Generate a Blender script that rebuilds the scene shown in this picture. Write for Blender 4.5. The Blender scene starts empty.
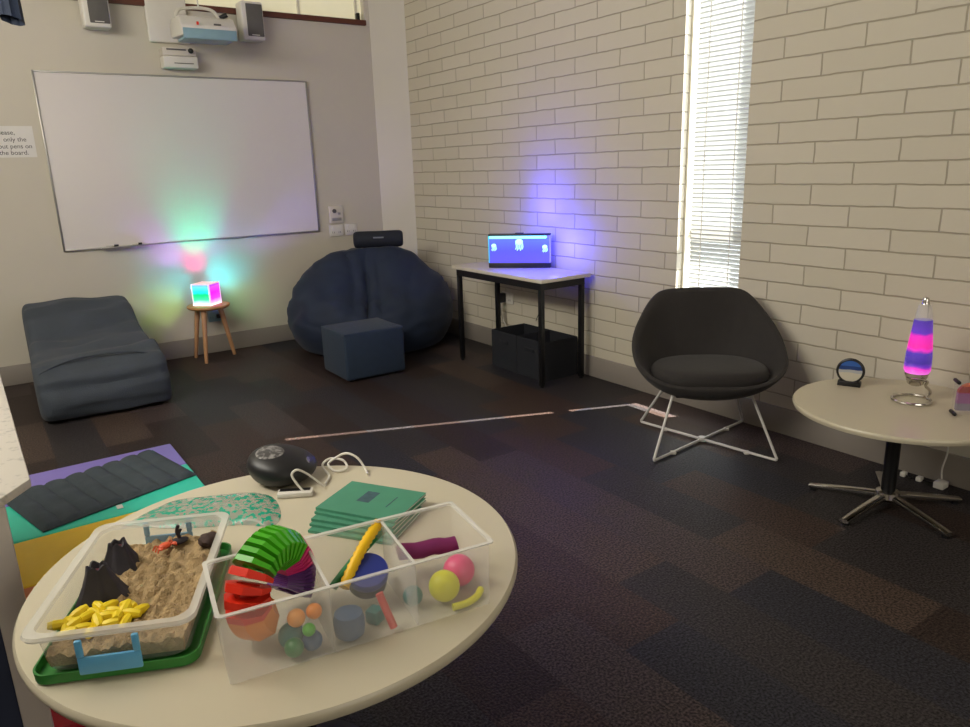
import bpy, bmesh, math, random
from mathutils import Vector, Matrix, noise

random.seed(7)
S = bpy.context.scene
COL = S.collection
PI = math.pi

# ------------------------------------------------------------------ camera
cam_d = bpy.data.cameras.new('camera')
cam_d.sensor_fit = 'HORIZONTAL'
cam_d.sensor_width = 36.0
cam_d.lens = 726.83 / 970 * 36.0
cam_d.clip_start = 0.02
cam = bpy.data.objects.new('camera', cam_d)
COL.objects.link(cam)
yaw, pitch, roll = 0.60673, 0.26472, -0.03168
fw = Vector((math.sin(yaw) * math.cos(pitch), math.cos(yaw) * math.cos(pitch), -math.sin(pitch)))
rt = Vector((math.cos(yaw), -math.sin(yaw), 0))
up = rt.cross(fw)
r2 = rt * math.cos(roll) + up * math.sin(roll)
u2 = -rt * math.sin(roll) + up * math.cos(roll)
m = Matrix((r2, u2, -fw)).transposed().to_4x4()
m.translation = Vector((-3.427, 0, 1.449))
cam.matrix_world = m
S.camera = cam

# ------------------------------------------------------------------ light, exposure
S.view_settings.view_transform = 'Standard'
S.view_settings.look = 'None'
S.view_settings.gamma = 1.0
S.view_settings.use_curve_mapping = False
S.view_settings.exposure = 0.42

W = bpy.data.worlds.new('sky')
S.world = W
W.use_nodes = True
bg = W.node_tree.nodes['Background']
bg.inputs['Color'].default_value = (0.86, 0.94, 1.0, 1)
bg.inputs['Strength'].default_value = 4.0

def light(name, kind, loc, energy, color, target=None, size=None, size_y=None, radius=None, spot=None, blend=1.0, parent=None):
    d = bpy.data.lights.new(name, kind)
    d.energy = energy
    d.color = color
    if kind == 'AREA':
        d.shape = 'RECTANGLE'
        d.size = size
        d.size_y = size_y
    if radius is not None:
        d.shadow_soft_size = radius
    if spot:
        d.spot_size = spot
        d.spot_blend = blend
    o = bpy.data.objects.new(name, d)
    COL.objects.link(o)
    o.location = loc
    if target is not None:
        v = Vector(target) - Vector(loc)
        o.rotation_euler = v.to_track_quat('-Z', 'Y').to_euler()
    if parent:
        o.parent = parent
    return o

sun = light('sun', 'SUN', (3, -1, 5), 30.0, (1.0, 0.95, 0.86))
sdir = Vector((-1.9, 0.81, 0)).normalized() * math.cos(math.radians(49.6))
sdir.z = -math.sin(math.radians(49.6))
sun.rotation_euler = sdir.to_track_quat('-Z', 'Y').to_euler()
sun.data.angle = 0.006
# two fill lamps added out of view, then daylight of the slit window
light('fill_side_high', 'AREA', (-4.93, 3.55, 2.72), 125, (1.0, 0.95, 0.85), (-0.7, 5.0, 1.55), 4.6, 0.66)  # added fill from high left, brightens the upper brick and back wall
light('fill_rear', 'AREA', (-2.3, -2.42, 1.75), 20, (1.0, 0.94, 0.84), (-2.0, 6.2, 1.2), 2.6, 1.3)  # added soft fill from behind the camera
light('daylight_slit_window', 'AREA', (0.16, 2.68, 1.68), 2.2, (0.93, 0.97, 1.0), (-3.0, 2.68, 1.2), 0.36, 2.6)

# ------------------------------------------------------------------ materials
def lin(c):
    return tuple(((v / 255) / 12.92 if v / 255 <= 0.04045 else ((v / 255 + 0.055) / 1.055) ** 2.4) for v in c)

class NT:
    def __init__(s, name):
        s.m = bpy.data.materials.new(name)
        s.m.use_nodes = True
        s.t = s.m.node_tree
        s.b = s.t.nodes['Principled BSDF']
        s.out = s.t.nodes['Material Output']
    def n(s, kind, **kw):
        nd = s.t.nodes.new(kind)
        for k, v in kw.items():
            setattr(nd, k, v)
        return nd
    def l(s, a, b):
        s.t.links.new(a, b)
    def math(s, op, a, b=None):
        nd = s.n('ShaderNodeMath', operation=op)
        for i, v in enumerate((a, b)):
            if v is None: continue
            if isinstance(v, (int, float)): nd.inputs[i].default_value = v
            else: s.l(v, nd.inputs[i])
        return nd.outputs[0]

def mat(name, rgb, rough=0.6, metal=0.0, var=0.06, scale=12.0, bump=0.0, bscale=60.0, spec=0.5, emit=None, estr=0.0, sheen=0.0, alpha=None, trans=0.0):
    k = NT(name)
    c = lin(rgb)
    k.b.inputs['Roughness'].default_value = rough
    k.b.inputs['Metallic'].default_value = metal
    k.b.inputs['Specular IOR Level'].default_value = spec
    if sheen:
        k.b.inputs['Sheen Weight'].default_value = sheen
    tc = k.n('ShaderNodeTexCoord')
    nz = k.n('ShaderNodeTexNoise')
    nz.inputs['Scale'].default_value = scale
    nz.inputs['Detail'].default_value = 3
    k.l(tc.outputs['Object'], nz.inputs['Vector'])
    rp = k.n('ShaderNodeValToRGB')
    rp.color_ramp.elements[0].position = 0.3
    rp.color_ramp.elements[1].position = 0.7
    rp.color_ramp.elements[0].color = tuple(v * (1 - var) for v in c) + (1,)
    rp.color_ramp.elements[1].color = tuple(min(1, v * (1 + var)) for v in c) + (1,)
    k.l(nz.outputs['Fac'], rp.inputs['Fac'])
    k.l(rp.outputs['Color'], k.b.inputs['Base Color'])
    if bump:
        n2 = k.n('ShaderNodeTexNoise')
        n2.inputs['Scale'].default_value = bscale
        k.l(tc.outputs['Object'], n2.inputs['Vector'])
        bp = k.n('ShaderNodeBump')
        bp.inputs['Strength'].default_value = bump
        bp.inputs['Distance'].default_value = 0.01
        k.l(n2.outputs['Fac'], bp.inputs['Height'])
        k.l(bp.outputs['Normal'], k.b.inputs['Normal'])
    if emit:
        k.b.inputs['Emission Color'].default_value = lin(emit) + (1,)
        k.b.inputs['Emission Strength'].default_value = estr
    if alpha is not None:
        tr = k.n('ShaderNodeBsdfTransparent')
        mx = k.n('ShaderNodeMixShader')
        mx.inputs[0].default_value = alpha
        k.l(tr.outputs[0], mx.inputs[1])
        k.l(k.b.outputs[0], mx.inputs[2])
        k.l(mx.outputs[0], k.out.inputs['Surface'])
    if trans:
        tl = k.n('ShaderNodeBsdfTranslucent')
        tl.inputs['Color'].default_value = c + (1,)
        mx = k.n('ShaderNodeMixShader')
        mx.inputs[0].default_value = trans
        k.l(k.b.outputs[0], mx.inputs[1])
        k.l(tl.outputs[0], mx.inputs[2])
        k.l(mx.outputs[0], k.out.inputs['Surface'])
    return k.m

def brick_mat():
    k = NT('painted_brick')
    tc = k.n('ShaderNodeTexCoord')
    sp = k.n('ShaderNodeSeparateXYZ')
    k.l(tc.outputs['Object'], sp.inputs[0])
    y, z = sp.outputs['Y'], sp.outputs['Z']
    far = k.math('GREATER_THAN', y, 2.68)
    sh = k.math('MULTIPLY', far, -(3.1939 - 1.8754))
    x2 = k.math('ADD', k.math('ADD', y, 0.20252 + 4.0505 - 1.8754), sh)
    y2 = k.math('ADD', z, 2.0 - 1.314)
    cb = k.n('ShaderNodeCombineXYZ')
    k.l(x2, cb.inputs[0])
    k.l(y2, cb.inputs[1])
    br = k.n('ShaderNodeTexBrick', offset=0.5, offset_frequency=2)
    br.inputs['Scale'].default_value = 1.0
    br.inputs['Mortar Size'].default_value = 0.0052
    br.inputs['Mortar Smooth'].default_value = 0.6
    br.inputs['Brick Width'].default_value = 0.40505
    br.inputs['Row Height'].default_value = 0.1
    br.inputs['Color1'].default_value = lin((203, 195, 178)) + (1,)
    br.inputs['Color2'].default_value = lin((198, 190, 172)) + (1,)
    br.inputs['Mortar'].default_value = lin((166, 157, 138)) + (1,)
    wob = k.n('ShaderNodeTexNoise')
    wob.inputs['Scale'].default_value = 9.0
    k.l(tc.outputs['Object'], wob.inputs['Vector'])
    ad = k.n('ShaderNodeMixRGB', blend_type='LINEAR_LIGHT')
    ad.inputs[0].default_value = 0.005
    k.l(cb.outputs[0], ad.inputs[1])
    k.l(wob.outputs['Color'], ad.inputs[2])
    k.l(ad.outputs[0], br.inputs['Vector'])
    nz = k.n('ShaderNodeTexNoise')
    nz.inputs['Scale'].default_value = 35.0
    nz.inputs['Detail'].default_value = 5
    k.l(tc.outputs['Object'], nz.inputs['Vector'])
    hgt = k.math('ADD', k.math('MULTIPLY', br.outputs['Fac'], -1.0), k.math('MULTIPLY', nz.outputs['Fac'], 0.35))
    bp = k.n('ShaderNodeBump')
    bp.inputs['Strength'].default_value = 0.6
    bp.inputs['Distance'].default_value = 0.006
    k.l(hgt, bp.inputs['Height'])
    k.l(bp.outputs['Normal'], k.b.inputs['Normal'])
    k.l(br.outputs['Color'], k.b.inputs['Base Color'])
    k.b.inputs['Roughness'].default_value = 0.62
    k.b.inputs['Specular IOR Level'].default_value = 0.3
    return k.m

def carpet_mat():
    k = NT('carpet_planks')
    tc = k.n('ShaderNodeTexCoord')
    mp = k.n('ShaderNodeMapping')
    mp.inputs['Rotation'].default_value = (0, 0, PI / 2)
    mp.inputs['Location'].default_value = (20.1, 20.25, 0)
    k.l(tc.outputs['Object'], mp.inputs['Vector'])
    br = k.n('ShaderNodeTexBrick', offset=0.37, offset_frequency=2)
    br.inputs['Scale'].default_value = 1.0
    br.inputs['Mortar Size'].default_value = 0.0
    br.inputs['Brick Width'].default_value = 0.75
    br.inputs['Row Height'].default_value = 0.25
    br.inputs['Color1'].default_value = (0, 0, 0, 1)
    br.inputs['Color2'].default_value = (1, 1, 1, 1)
    k.l(mp.outputs[0], br.inputs['Vector'])
    rp = k.n('ShaderNodeValToRGB')
    rp.color_ramp.interpolation = 'CONSTANT'
    cols = [(0.0, (60, 47, 42)), (0.22, (48, 44, 45)), (0.4, (68, 56, 50)), (0.55, (47, 37, 34)), (0.7, (64, 54, 52)), (0.84, (42, 41, 47))]
    e = rp.color_ramp.elements
    e[0].position, e[0].color = cols[0][0], lin(cols[0][1]) + (1,)
    e[1].position, e[1].color = cols[1][0], lin(cols[1][1]) + (1,)
    for p_, c_ in cols[2:]:
        q = e.new(p_)
        q.color = lin(c_) + (1,)
    k.l(br.outputs['Color'], rp.inputs['Fac'])
    nz = k.n('ShaderNodeTexNoise')
    nz.inputs['Scale'].default_value = 125.0
    nz.inputs['Detail'].default_value = 2
    k.l(tc.outputs['Object'], nz.inputs['Vector'])
    vr = k.n('ShaderNodeValToRGB')
    vr.color_ramp.elements[0].position = 0.36
    vr.color_ramp.elements[0].color = (0.25, 0.25, 0.25, 1)
    vr.color_ramp.elements[1].position = 0.66
    vr.color_ramp.elements[1].color = (1.9, 1.9, 1.9, 1)
    k.l(nz.outputs['Fac'], vr.inputs['Fac'])
    mx = k.n('ShaderNodeMixRGB', blend_type='MULTIPLY')
    mx.inputs[0].default_value = 1.0
    k.l(rp.outputs['Color'], mx.inputs[1])
    k.l(vr.outputs['Color'], mx.inputs[2])
    k.l(mx.outputs[0], k.b.inputs['Base Color'])
    bp = k.n('ShaderNodeBump')
    bp.inputs['Strength'].default_value = 0.5
    bp.inputs['Distance'].default_value = 0.006
    k.l(nz.outputs['Fac'], bp.inputs['Height'])
    k.l(bp.outputs['Normal'], k.b.inputs['Normal'])
    k.b.inputs['Roughness'].default_value = 0.5
    k.b.inputs['Specular IOR Level'].default_value = 0.18
    return k.m

def stripes_mat(name, stops, axis='Z', lo=0.0, hi=1.0, rough=0.3, emit=0.0, wobble=0.0, const=True):
    """solid bands of real colour along one local axis"""
    k = NT(name)
    tc = k.n('ShaderNodeTexCoord')
    sp = k.n('ShaderNodeSeparateXYZ')
    k.l(tc.outputs['Object'], sp.inputs[0])
    v = sp.outputs[axis]
    if wobble:
        nz = k.n('ShaderNodeTexNoise')
        nz.inputs['Scale'].default_value = 22
        k.l(tc.outputs['Object'], nz.inputs['Vector'])
        v = k.math('ADD', v, k.math('MULTIPLY', k.math('SUBTRACT', nz.outputs['Fac'], 0.5), wobble))
    f = k.math('DIVIDE', k.math('SUBTRACT', v, lo), hi - lo)
    rp = k.n('ShaderNodeValToRGB')
    if const:
        rp.color_ramp.interpolation = 'CONSTANT'
    e = rp.color_ramp.elements
    for i, (p_, c_) in enumerate(stops):
        q = e[i] if i < 2 else e.new(p_)
        q.position = p_
        q.color = lin(c_) + (1,)
    k.l(f, rp.inputs['Fac'])
    k.l(rp.outputs['Color'], k.b.inputs['Base Color'])
    k.b.inputs['Roughness'].default_value = rough
    if emit:
        k.l(rp.outputs['Color'], k.b.inputs['Emission Color'])
        k.b.inputs['Emission Strength'].default_value = emit
    return k.m

def speck_mat(name, base, speck, lo, hi, scale, rough=0.3, alpha=None):
    k = NT(name)
    tc = k.n('ShaderNodeTexCoord')
    nz = k.n('ShaderNodeTexNoise')
    nz.inputs['Scale'].default_value = scale
    nz.inputs['Detail'].default_value = 4
    k.l(tc.outputs['Object'], nz.inputs['Vector'])
    rp = k.n('ShaderNodeValToRGB')
    rp.color_ramp.elements[0].position, rp.color_ramp.elements[0].color = lo, lin(base) + (1,)
    rp.color_ramp.elements[1].position, rp.color_ramp.elements[1].color = hi, lin(speck) + (1,)
    k.l(nz.outputs['Fac'], rp.inputs['Fac'])
    k.l(rp.outputs['Color'], k.b.inputs['Base Color'])
    k.b.inputs['Roughness'].default_value = rough
    if alpha is not None:
        r2_ = k.n('ShaderNodeValToRGB')
        r2_.color_ramp.elements[0].position, r2_.color_ramp.elements[0].color = lo, (alpha, alpha, alpha, 1)
        r2_.color_ramp.elements[1].position, r2_.color_ramp.elements[1].color = hi, (0.95, 0.95, 0.95, 1)
        k.l(nz.outputs['Fac'], r2_.inputs['Fac'])
        tr = k.n('ShaderNodeBsdfTransparent')
        mx = k.n('ShaderNodeMixShader')
        k.l(r2_.outputs['Color'], mx.inputs[0])
        k.l(tr.outputs[0], mx.inputs[1])
        k.l(k.b.outputs[0], mx.inputs[2])
        k.l(mx.outputs[0], k.out.inputs['Surface'])
    return k.m

M = {}
M['brick'] = brick_mat()
M['carpet'] = carpet_mat()
M['paint'] = mat('wall_paint', (196, 189, 174), 0.7, var=0.02, scale=2, bump=0.05, bscale=120)
M['pillar'] = mat('column_paint', (206, 200, 186), 0.7, var=0.02, scale=2)
M['ceiling'] = mat('ceiling_paint', (222, 218, 206), 0.8, var=0.01)
M['skirting'] = mat('grey_skirting', (140, 132, 124), 0.55, var=0.03, scale=5)
M['timber_dark'] = mat('brown_timber', (92, 48, 34), 0.5, var=0.15, scale=9)
M['clerestory'] = mat('frosted_pane', (215, 208, 178), 0.4, var=0.02, emit=(226, 219, 184), estr=0.35)
M['window_white'] = mat('window_frame_paint', (226, 222, 205), 0.5, var=0.02)
M['glass'] = mat('window_glass', (235, 240, 240), 0.05, alpha=0.06, var=0.0)
M['blind'] = mat('blind_slat', (184, 186, 184), 0.5, var=0.01, trans=0.13)
M['white_plastic'] = mat('white_plastic', (215, 211, 203), 0.4, var=0.02)
M['cream_plastic'] = mat('cream_plastic', (205, 198, 186), 0.45, var=0.02)
M['grey_grille'] = mat('speaker_grille', (96, 93, 90), 0.7, bump=0.4, bscale=500)
M['bluish_plastic'] = mat('pale_blue_plastic', (128, 160, 172), 0.3, var=0.05)
M['board'] = mat('whiteboard_enamel', (212, 206, 202), 0.28, var=0.01, scale=2)
M['alu'] = mat('aluminium', (165, 163, 158), 0.35, 0.8, var=0.03)
M['paper'] = mat('paper', (214, 211, 206), 0.8, var=0.02)
M['ink'] = mat('black_ink', (52, 50, 52), 0.8, var=0.0)
M['black_plastic'] = mat('black_plastic', (20, 20, 22), 0.4, var=0.05)
M['black_metal'] = mat('black_metal', (22, 22, 24), 0.4, 0.3, var=0.05)
M['chrome'] = mat('chrome', (205, 202, 198), 0.16, 1.0, var=0.02)
M['white_metal'] = mat('white_metal', (205, 202, 198), 0.3, var=0.02)
M['slate_fabric'] = mat('slate_fabric', (58, 65, 74), 0.85, var=0.12, scale=6, bump=0.25, bscale=160, sheen=0.06)
M['navy_fabric'] = mat('navy_fabric', (14, 30, 54), 0.75, var=0.12, scale=5, bump=0.2, bscale=140, sheen=0.06)
M['ottoman_fabric'] = mat('blue_fabric', (27, 44, 64), 0.85, var=0.08, scale=20, bump=0.3, bscale=260, sheen=0.06)
M['dark_bolster'] = mat('dark_bolster_fabric', (20, 25, 36), 0.8, var=0.08, bump=0.2, bscale=200)
M['charcoal_fabric'] = mat('charcoal_fabric', (38, 34, 33), 0.8, var=0.08, scale=30, bump=0.3, bscale=300, sheen=0.08)
M['black_fabric'] = mat('black_fabric', (24, 26, 34), 0.9, var=0.08, bump=0.3, bscale=250)
M['laminate'] = mat('cream_laminate', (200, 191, 168), 0.32, var=0.012, scale=3)
M['laminate_edge'] = mat('laminate_edging', (196, 188, 168), 0.4, var=0.02)
M['desk_top'] = mat('desk_laminate', (206, 198, 186), 0.35, var=0.02)
M['pine'] = mat('pale_timber', (196, 142, 88), 0.45, var=0.14, scale=14)
M['pine_leg'] = mat('leg_timber', (182, 136, 96), 0.5, var=0.12, scale=14)
M['frost'] = mat('frosted_plastic', (226, 224, 216), 0.3, var=0.0, alpha=0.24)
M['frost_rim'] = mat('frosted_plastic_rim', (228, 226, 218), 0.3, var=0.0, alpha=0.48)
M['lamp_glass'] = mat('lamp_glass', (230, 225, 235), 0.05, var=0.0, alpha=0.06)
M['clear'] = mat('clear_plastic', (232, 230, 224), 0.15, var=0.0, alpha=0.26)
M['clear_rim'] = mat('clear_plastic_rim', (236, 234, 228), 0.2, var=0.0, alpha=0.6)
M['green_lid'] = mat('green_plastic', (44, 124, 48), 0.4, var=0.05)
M['blue_clip'] = mat('sky_blue_plastic', (96, 170, 214), 0.35, var=0.03)
M['sand'] = mat('tan_sand', (170, 145, 106), 0.95, var=0.3, scale=45, bump=0.7, bscale=240)
M['volcano'] = mat('charcoal_rubber', (44, 40, 46), 0.7, var=0.25, scale=40)
M['yellow'] = mat('yellow_rubber', (236, 208, 28), 0.5, var=0.05)
M['red'] = mat('red_plastic', (226, 46, 22), 0.35, var=0.03)
M['orange_red'] = mat('orange_red_plastic', (214, 84, 48), 0.5, var=0.05)
M['orange'] = mat('orange_plastic', (240, 140, 36), 0.35, var=0.03)
M['green'] = mat('lime_green_plastic', (72, 176, 26), 0.35, var=0.03)
M['pink'] = mat('magenta_plastic', (226, 44, 130), 0.35, var=0.03)
M['purple'] = mat('purple_plastic', (98, 44, 128), 0.4, var=0.03)
M['deep_green'] = mat('deep_green_plastic', (20, 120, 60), 0.4, var=0.03)
M['teal_rubber'] = mat('teal_rubber', (24, 110, 108), 0.5, var=0.05)
M['slate_blue'] = mat('slate_blue_rubber', (52, 88, 130), 0.55, var=0.05)
M['royal_blue'] = mat('royal_blue_plastic', (34, 50, 138), 0.4, var=0.03)
M['plum'] = mat('plum_fabric', (122, 28, 92), 0.7, var=0.06)
M['hot_pink'] = mat('pink_rubber', (236, 72, 130), 0.4, var=0.03)
M['neon_yellow'] = mat('neon_yellow_rubber', (226, 222, 20), 0.45, var=0.03)
M['stick_yellow'] = mat('stick_yellow_rubber', (246, 196, 10), 0.45, var=0.03)
M['stick_red'] = mat('stick_red_rubber', (206, 66, 62), 0.45, var=0.03)
M['peach'] = mat('peach_rubber', (240, 160, 76), 0.5, var=0.03)
M['book_cover'] = mat('green_card', (72, 140, 112), 0.6, var=0.04, scale=20)
M['book_mark'] = mat('dark_print', (60, 88, 96), 0.7, var=0.2, scale=90)
M['pages'] = mat('book_pages', (206, 206, 196), 0.8, var=0.03)
M['vinyl_purple'] = mat('purple_vinyl', (130, 116, 192), 0.45, var=0.03)
M['vinyl_teal'] = mat('teal_vinyl', (54, 204, 176), 0.45, var=0.03)
M['vinyl_yellow'] = mat('yellow_vinyl', (248, 206, 38), 0.45, var=0.03)
M['vinyl_orange'] = mat('orange_vinyl', (206, 110, 36), 0.45, var=0.03)
M['vinyl_red'] = mat('red_vinyl', (176, 32, 48), 0.45, var=0.03)
M['quilt'] = mat('quilted_cotton', (58, 67, 74), 0.9, var=0.08, scale=20, bump=0.3, bscale=200)
M['worn_white'] = speck_mat('worn_white_laminate', (196, 190, 180), (160, 156, 150), 0.55, 0.72, 40, 0.5)
M['pinkish_white'] = mat('cream_post_paint', (206, 196, 188), 0.5, var=0.03)
M['navy_panel'] = mat('navy_panel', (52, 60, 84), 0.7, var=0.06)
M['bag'] = speck_mat('bead_bag', (206, 206, 192), (30, 156, 126), 0.5, 0.54, 62, 0.25, 0.4)
M['cable_white'] = mat('white_cable', (214, 210, 200), 0.45, var=0.02)
M['pebble_black'] = mat('satin_black', (24, 24, 27), 0.42, var=0.04)
M['dial_grey'] = speck_mat('speckled_grey_disc', (70, 68, 68), (150, 148, 146), 0.46, 0.62, 70, 0.35)

# ------------------------------------------------------------------ mesh helpers
class MB:
    def __init__(s):
        s.bm = bmesh.new()
    def _bev(s, vs, bev, seg=2):
        if bev:
            es = list({e for v in vs for e in v.link_edges})
            bmesh.ops.bevel(s.bm, geom=es, offset=bev, segments=seg, profile=0.5, affect='EDGES', clamp_overlap=True)
    def box(s, x0, x1, y0, y1, z0, z1, bev=0.0, seg=2, mx=None):
        r = bmesh.ops.create_cube(s.bm, size=1.0)
        vs = r['verts']
        for v in vs:
            v.co = Vector(((x0 + x1) / 2 + v.co.x * (x1 - x0), (y0 + y1) / 2 + v.co.y * (y1 - y0), (z0 + z1) / 2 + v.co.z * (z1 - z0)))
            if mx: v.co = mx @ v.co
        s._bev(vs, bev, seg)
        return s
    def cyl(s, a, b, r0, r1=None, n=20, bev=0.0):
        a, b = Vector(a), Vector(b)
        r1 = r0 if r1 is None else r1
        d = b - a
        q = d.to_track_quat('Z', 'Y').to_matrix()
        ra, rb = [], []
        for i in range(n):
            t = 2 * PI * i / n
            e = Vector((math.cos(t), math.sin(t), 0))
            ra.append(s.bm.verts.new(a + q @ (e * r0)))
            rb.append(s.bm.verts.new(b + q @ (e * r1)))
        for i in range(n):
            j = (i + 1) % n
            s.bm.faces.new((ra[i], ra[j], rb[j], rb[i]))
        s.bm.faces.new(ra[::-1])
        s.bm.faces.new(rb)
        if bev:
            es = [s.bm.edges.get((ra[i], ra[(i + 1) % n])) for i in range(n)] + [s.bm.edges.get((rb[i], rb[(i + 1) % n])) for i in range(n)]
            bmesh.ops.bevel(s.bm, geom=es, offset=bev, segments=2, profile=0.5, affect='EDGES')
        return s
    def lathe(s, prof, c=(0, 0, 0), n=32, sx=1.0, sy=1.0, close=True):
        c = Vector(c)
        rings = []
        for r, z in prof:
            if r < 1e-6:
                rings.append([s.bm.verts.new(c + Vector((0, 0, z)))])
            else:
                rings.append([s.bm.verts.new(c + Vector((r * sx * math.cos(2 * PI * i / n), r * sy * math.sin(2 * PI * i / n), z))) for i in range(n)])
        for A, B in zip(rings, rings[1:]):
            for i in range(n):
                j = (i + 1) % n
                if len(A) == 1 and len(B) == 1: continue
                if len(A) == 1: s.bm.faces.new((A[0], B[i], B[j]))
                elif len(B) == 1: s.bm.faces.new((A[i], A[j], B[0]))
                else: s.bm.faces.new((A[i], A[j], B[j], B[i]))
        return s
    def tube(s, pts, r, n=10, closed=False, caps=True, rads=None):
        pts = [Vector(p) for p in pts]
        N = len(pts)
        rings = []
        nrm = None
        for i, p in enumerate(pts):
            if closed:
                t = (pts[(i + 1) % N] - pts[i - 1]).normalized()
            else:
                t = (pts[min(i + 1, N - 1)] - pts[max(i - 1, 0)]).normalized()
            if nrm is None:
                nrm = t.orthogonal().normalized()
            else:
                nrm = (nrm - t * nrm.dot(t))
                nrm = nrm.normalized() if nrm.length > 1e-6 else t.orthogonal().normalized()
            b = t.cross(nrm)
            rr = rads[i] if rads else r
            rings.append([s.bm.verts.new(p + (nrm * math.cos(2 * PI * k / n) + b * math.sin(2 * PI * k / n)) * rr) for k in range(n)])
        for i in range(N if closed else N - 1):
            A, B = rings[i], rings[(i + 1) % N]
            for k in range(n):
                j = (k + 1) % n
                s.bm.faces.new((A[k], A[j], B[j], B[k]))
        if not closed and caps:
            s.bm.faces.new(rings[0][::-1])
            s.bm.faces.new(rings[-1])
        return s
    def prism(s, poly, z0, z1, bev=0.0, mx=None):
        a = [s.bm.verts.new(Vector((x, y, z0))) for x, y in poly]
        b = [s.bm.verts.new(Vector((x, y, z1))) for x, y in poly]
        if mx:
            for v in a + b: v.co = mx @ v.co
        n = len(poly)
        for i in range(n):
            j = (i + 1) % n
            s.bm.faces.new((a[i], a[j], b[j], b[i]))
        s.bm.faces.new(a[::-1])
        s.bm.faces.new(b)
        s._bev(a + b, bev)
        return s
    def grid(s, nu, nv, f, wrap_u=False):
        g = [[s.bm.verts.new(Vector(f(u, v))) for u in range(nu)] for v in range(nv)]
        for v in range(nv - 1):
            for u in range(nu if wrap_u else nu - 1):
                w = (u + 1) % nu
                s.bm.faces.new((g[v][u], g[v][w], g[v + 1][w], g[v + 1][u]))
        return g
    def ball(s, c, r, seg=24, sc=(1, 1, 1)):
        res = bmesh.ops.create_uvsphere(s.bm, u_segments=seg, v_segments=seg // 2, radius=r)
        for v in res['verts']:
            v.co = Vector((v.co.x * sc[0], v.co.y * sc[1], v.co.z * sc[2])) + Vector(c)
        return s
    def build(s, name, material, parent=None, smooth=True, subsurf=0, loc=None, rotz=None):
        bm = s.bm
        bmesh.ops.recalc_face_normals(bm, faces=bm.faces)
        me = bpy.data.meshes.new(name)
        bm.to_mesh(me)
        bm.free()
        me.materials.append(material if not isinstance(material, str) else M[material])
        if smooth:
            for p_ in me.polygons: p_.use_smooth = True
            try:
                me.set_sharp_from_angle(angle=math.radians(42))
            except Exception:
                pass
        o = bpy.data.objects.new(name, me)
        COL.objects.link(o)
        if parent: o.parent = parent
        if loc is not None: o.location = loc
        if rotz is not None: o.rotation_euler = (0, 0, rotz)
        if subsurf:
            md = o.modifiers.new('smooth', 'SUBSURF')
            md.levels = md.render_levels = subsurf
        return o

def tag(o, label, cat, group=None, kind=None):
    o['label'] = label
    o['category'] = cat
    if group: o['group'] = group
    if kind: o['kind'] = kind
    return o

def thing(name, label, cat, loc=(0, 0, 0), rotz=0.0, group=None):
    o = bpy.data.objects.new(name, None)
    o.empty_display_size = 0.05
    COL.objects.link(o)
    o.location = loc
    o.rotation_euler = (0, 0, rotz)
    return tag(o, label, cat, group)

def struct(o, label=None, cat=None):
    o['kind'] = 'structure'
    if label: o['label'] = label
    if cat: o['category'] = cat
    return o

def text_mesh(name, body, size, material, parent, loc, rot, align='LEFT', depth=0.0006):
    cu = bpy.data.curves.new(name, 'FONT')
    cu.body = body
    cu.size = size
    cu.align_x = align
    cu.extrude = depth
    tmp = bpy.data.objects.new(name, cu)
    COL.objects.link(tmp)
    bpy.context.view_layer.update()
    dg = bpy.context.evaluated_depsgraph_get()
    me = bpy.data.meshes.new_from_object(tmp.evaluated_get(dg))
    bpy.data.objects.remove(tmp)
    me.materials.clear()
    me.materials.append(M[material])
    o = bpy.data.objects.new(name, me)
    COL.objects.link(o)
    o.parent = parent
    o.location = loc
    o.rotation_euler = rot
    return o

def spline(pts, n=12):
    pts = [Vector(p) for p in pts]
    out = []
    for i in range(len(pts) - 1):
        p0, p1, p2, p3 = pts[max(i - 1, 0)], pts[i], pts[i + 1], pts[min(i + 2, len(pts) - 1)]
        for k in range(n):
            t = k / n
            out.append(0.5 * ((2 * p1) + (p2 - p0) * t + (2 * p0 - 5 * p1 + 4 * p2 - p3) * t * t + (3 * p1 - p0 - 3 * p2 + p3) * t ** 3))
    out.append(pts[-1])
    return out

def superellipse(a, b, e, n=48):
    out = []
    for i in range(n):
        t = 2 * PI * i / n
        c, s_ = math.cos(t), math.sin(t)
        out.append((a * math.copysign(abs(c) ** (2 / e), c), b * math.copysign(abs(s_) ** (2 / e), s_)))
    return out

# ------------------------------------------------------------------ the room
XL, YF, YB, ZC = -5.0, -2.5, 6.225, 3.15
WY0, WY1, WZ0, WZ1 = 2.462, 2.899, 0.26, 3.06   # slit window opening
struct(MB().box(XL, 0.3, YF, YB + 0.3, -0.1, 0.0).build('floor', 'carpet', smooth=False), 'dark brown and navy carpet plank floor', 'floor')
struct(MB().box(XL - 0.2, 0.3, YF - 0.2, YB + 0.3, ZC, ZC + 0.1).build('ceiling', 'ceiling', smooth=False), 'white ceiling above the room', 'ceiling')
w = MB()
w.box(0, 0.22, YF - 0.2, WY0, 0, ZC)
w.box(0, 0.22, WY1, YB + 0.2, 0, ZC)
w.box(0, 0.22, WY0, WY1, 0, WZ0)
w.box(0, 0.22, WY0, WY1, WZ1, ZC)
struct(w.build('wall_right', 'brick', smooth=False), 'cream painted brick wall with slit window', 'wall')
struct(MB().box(XL, 0, YB, YB + 0.2, 0, 2.665).build('wall_back', 'paint', smooth=False), 'plain cream wall carrying the whiteboard', 'wall')
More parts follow.
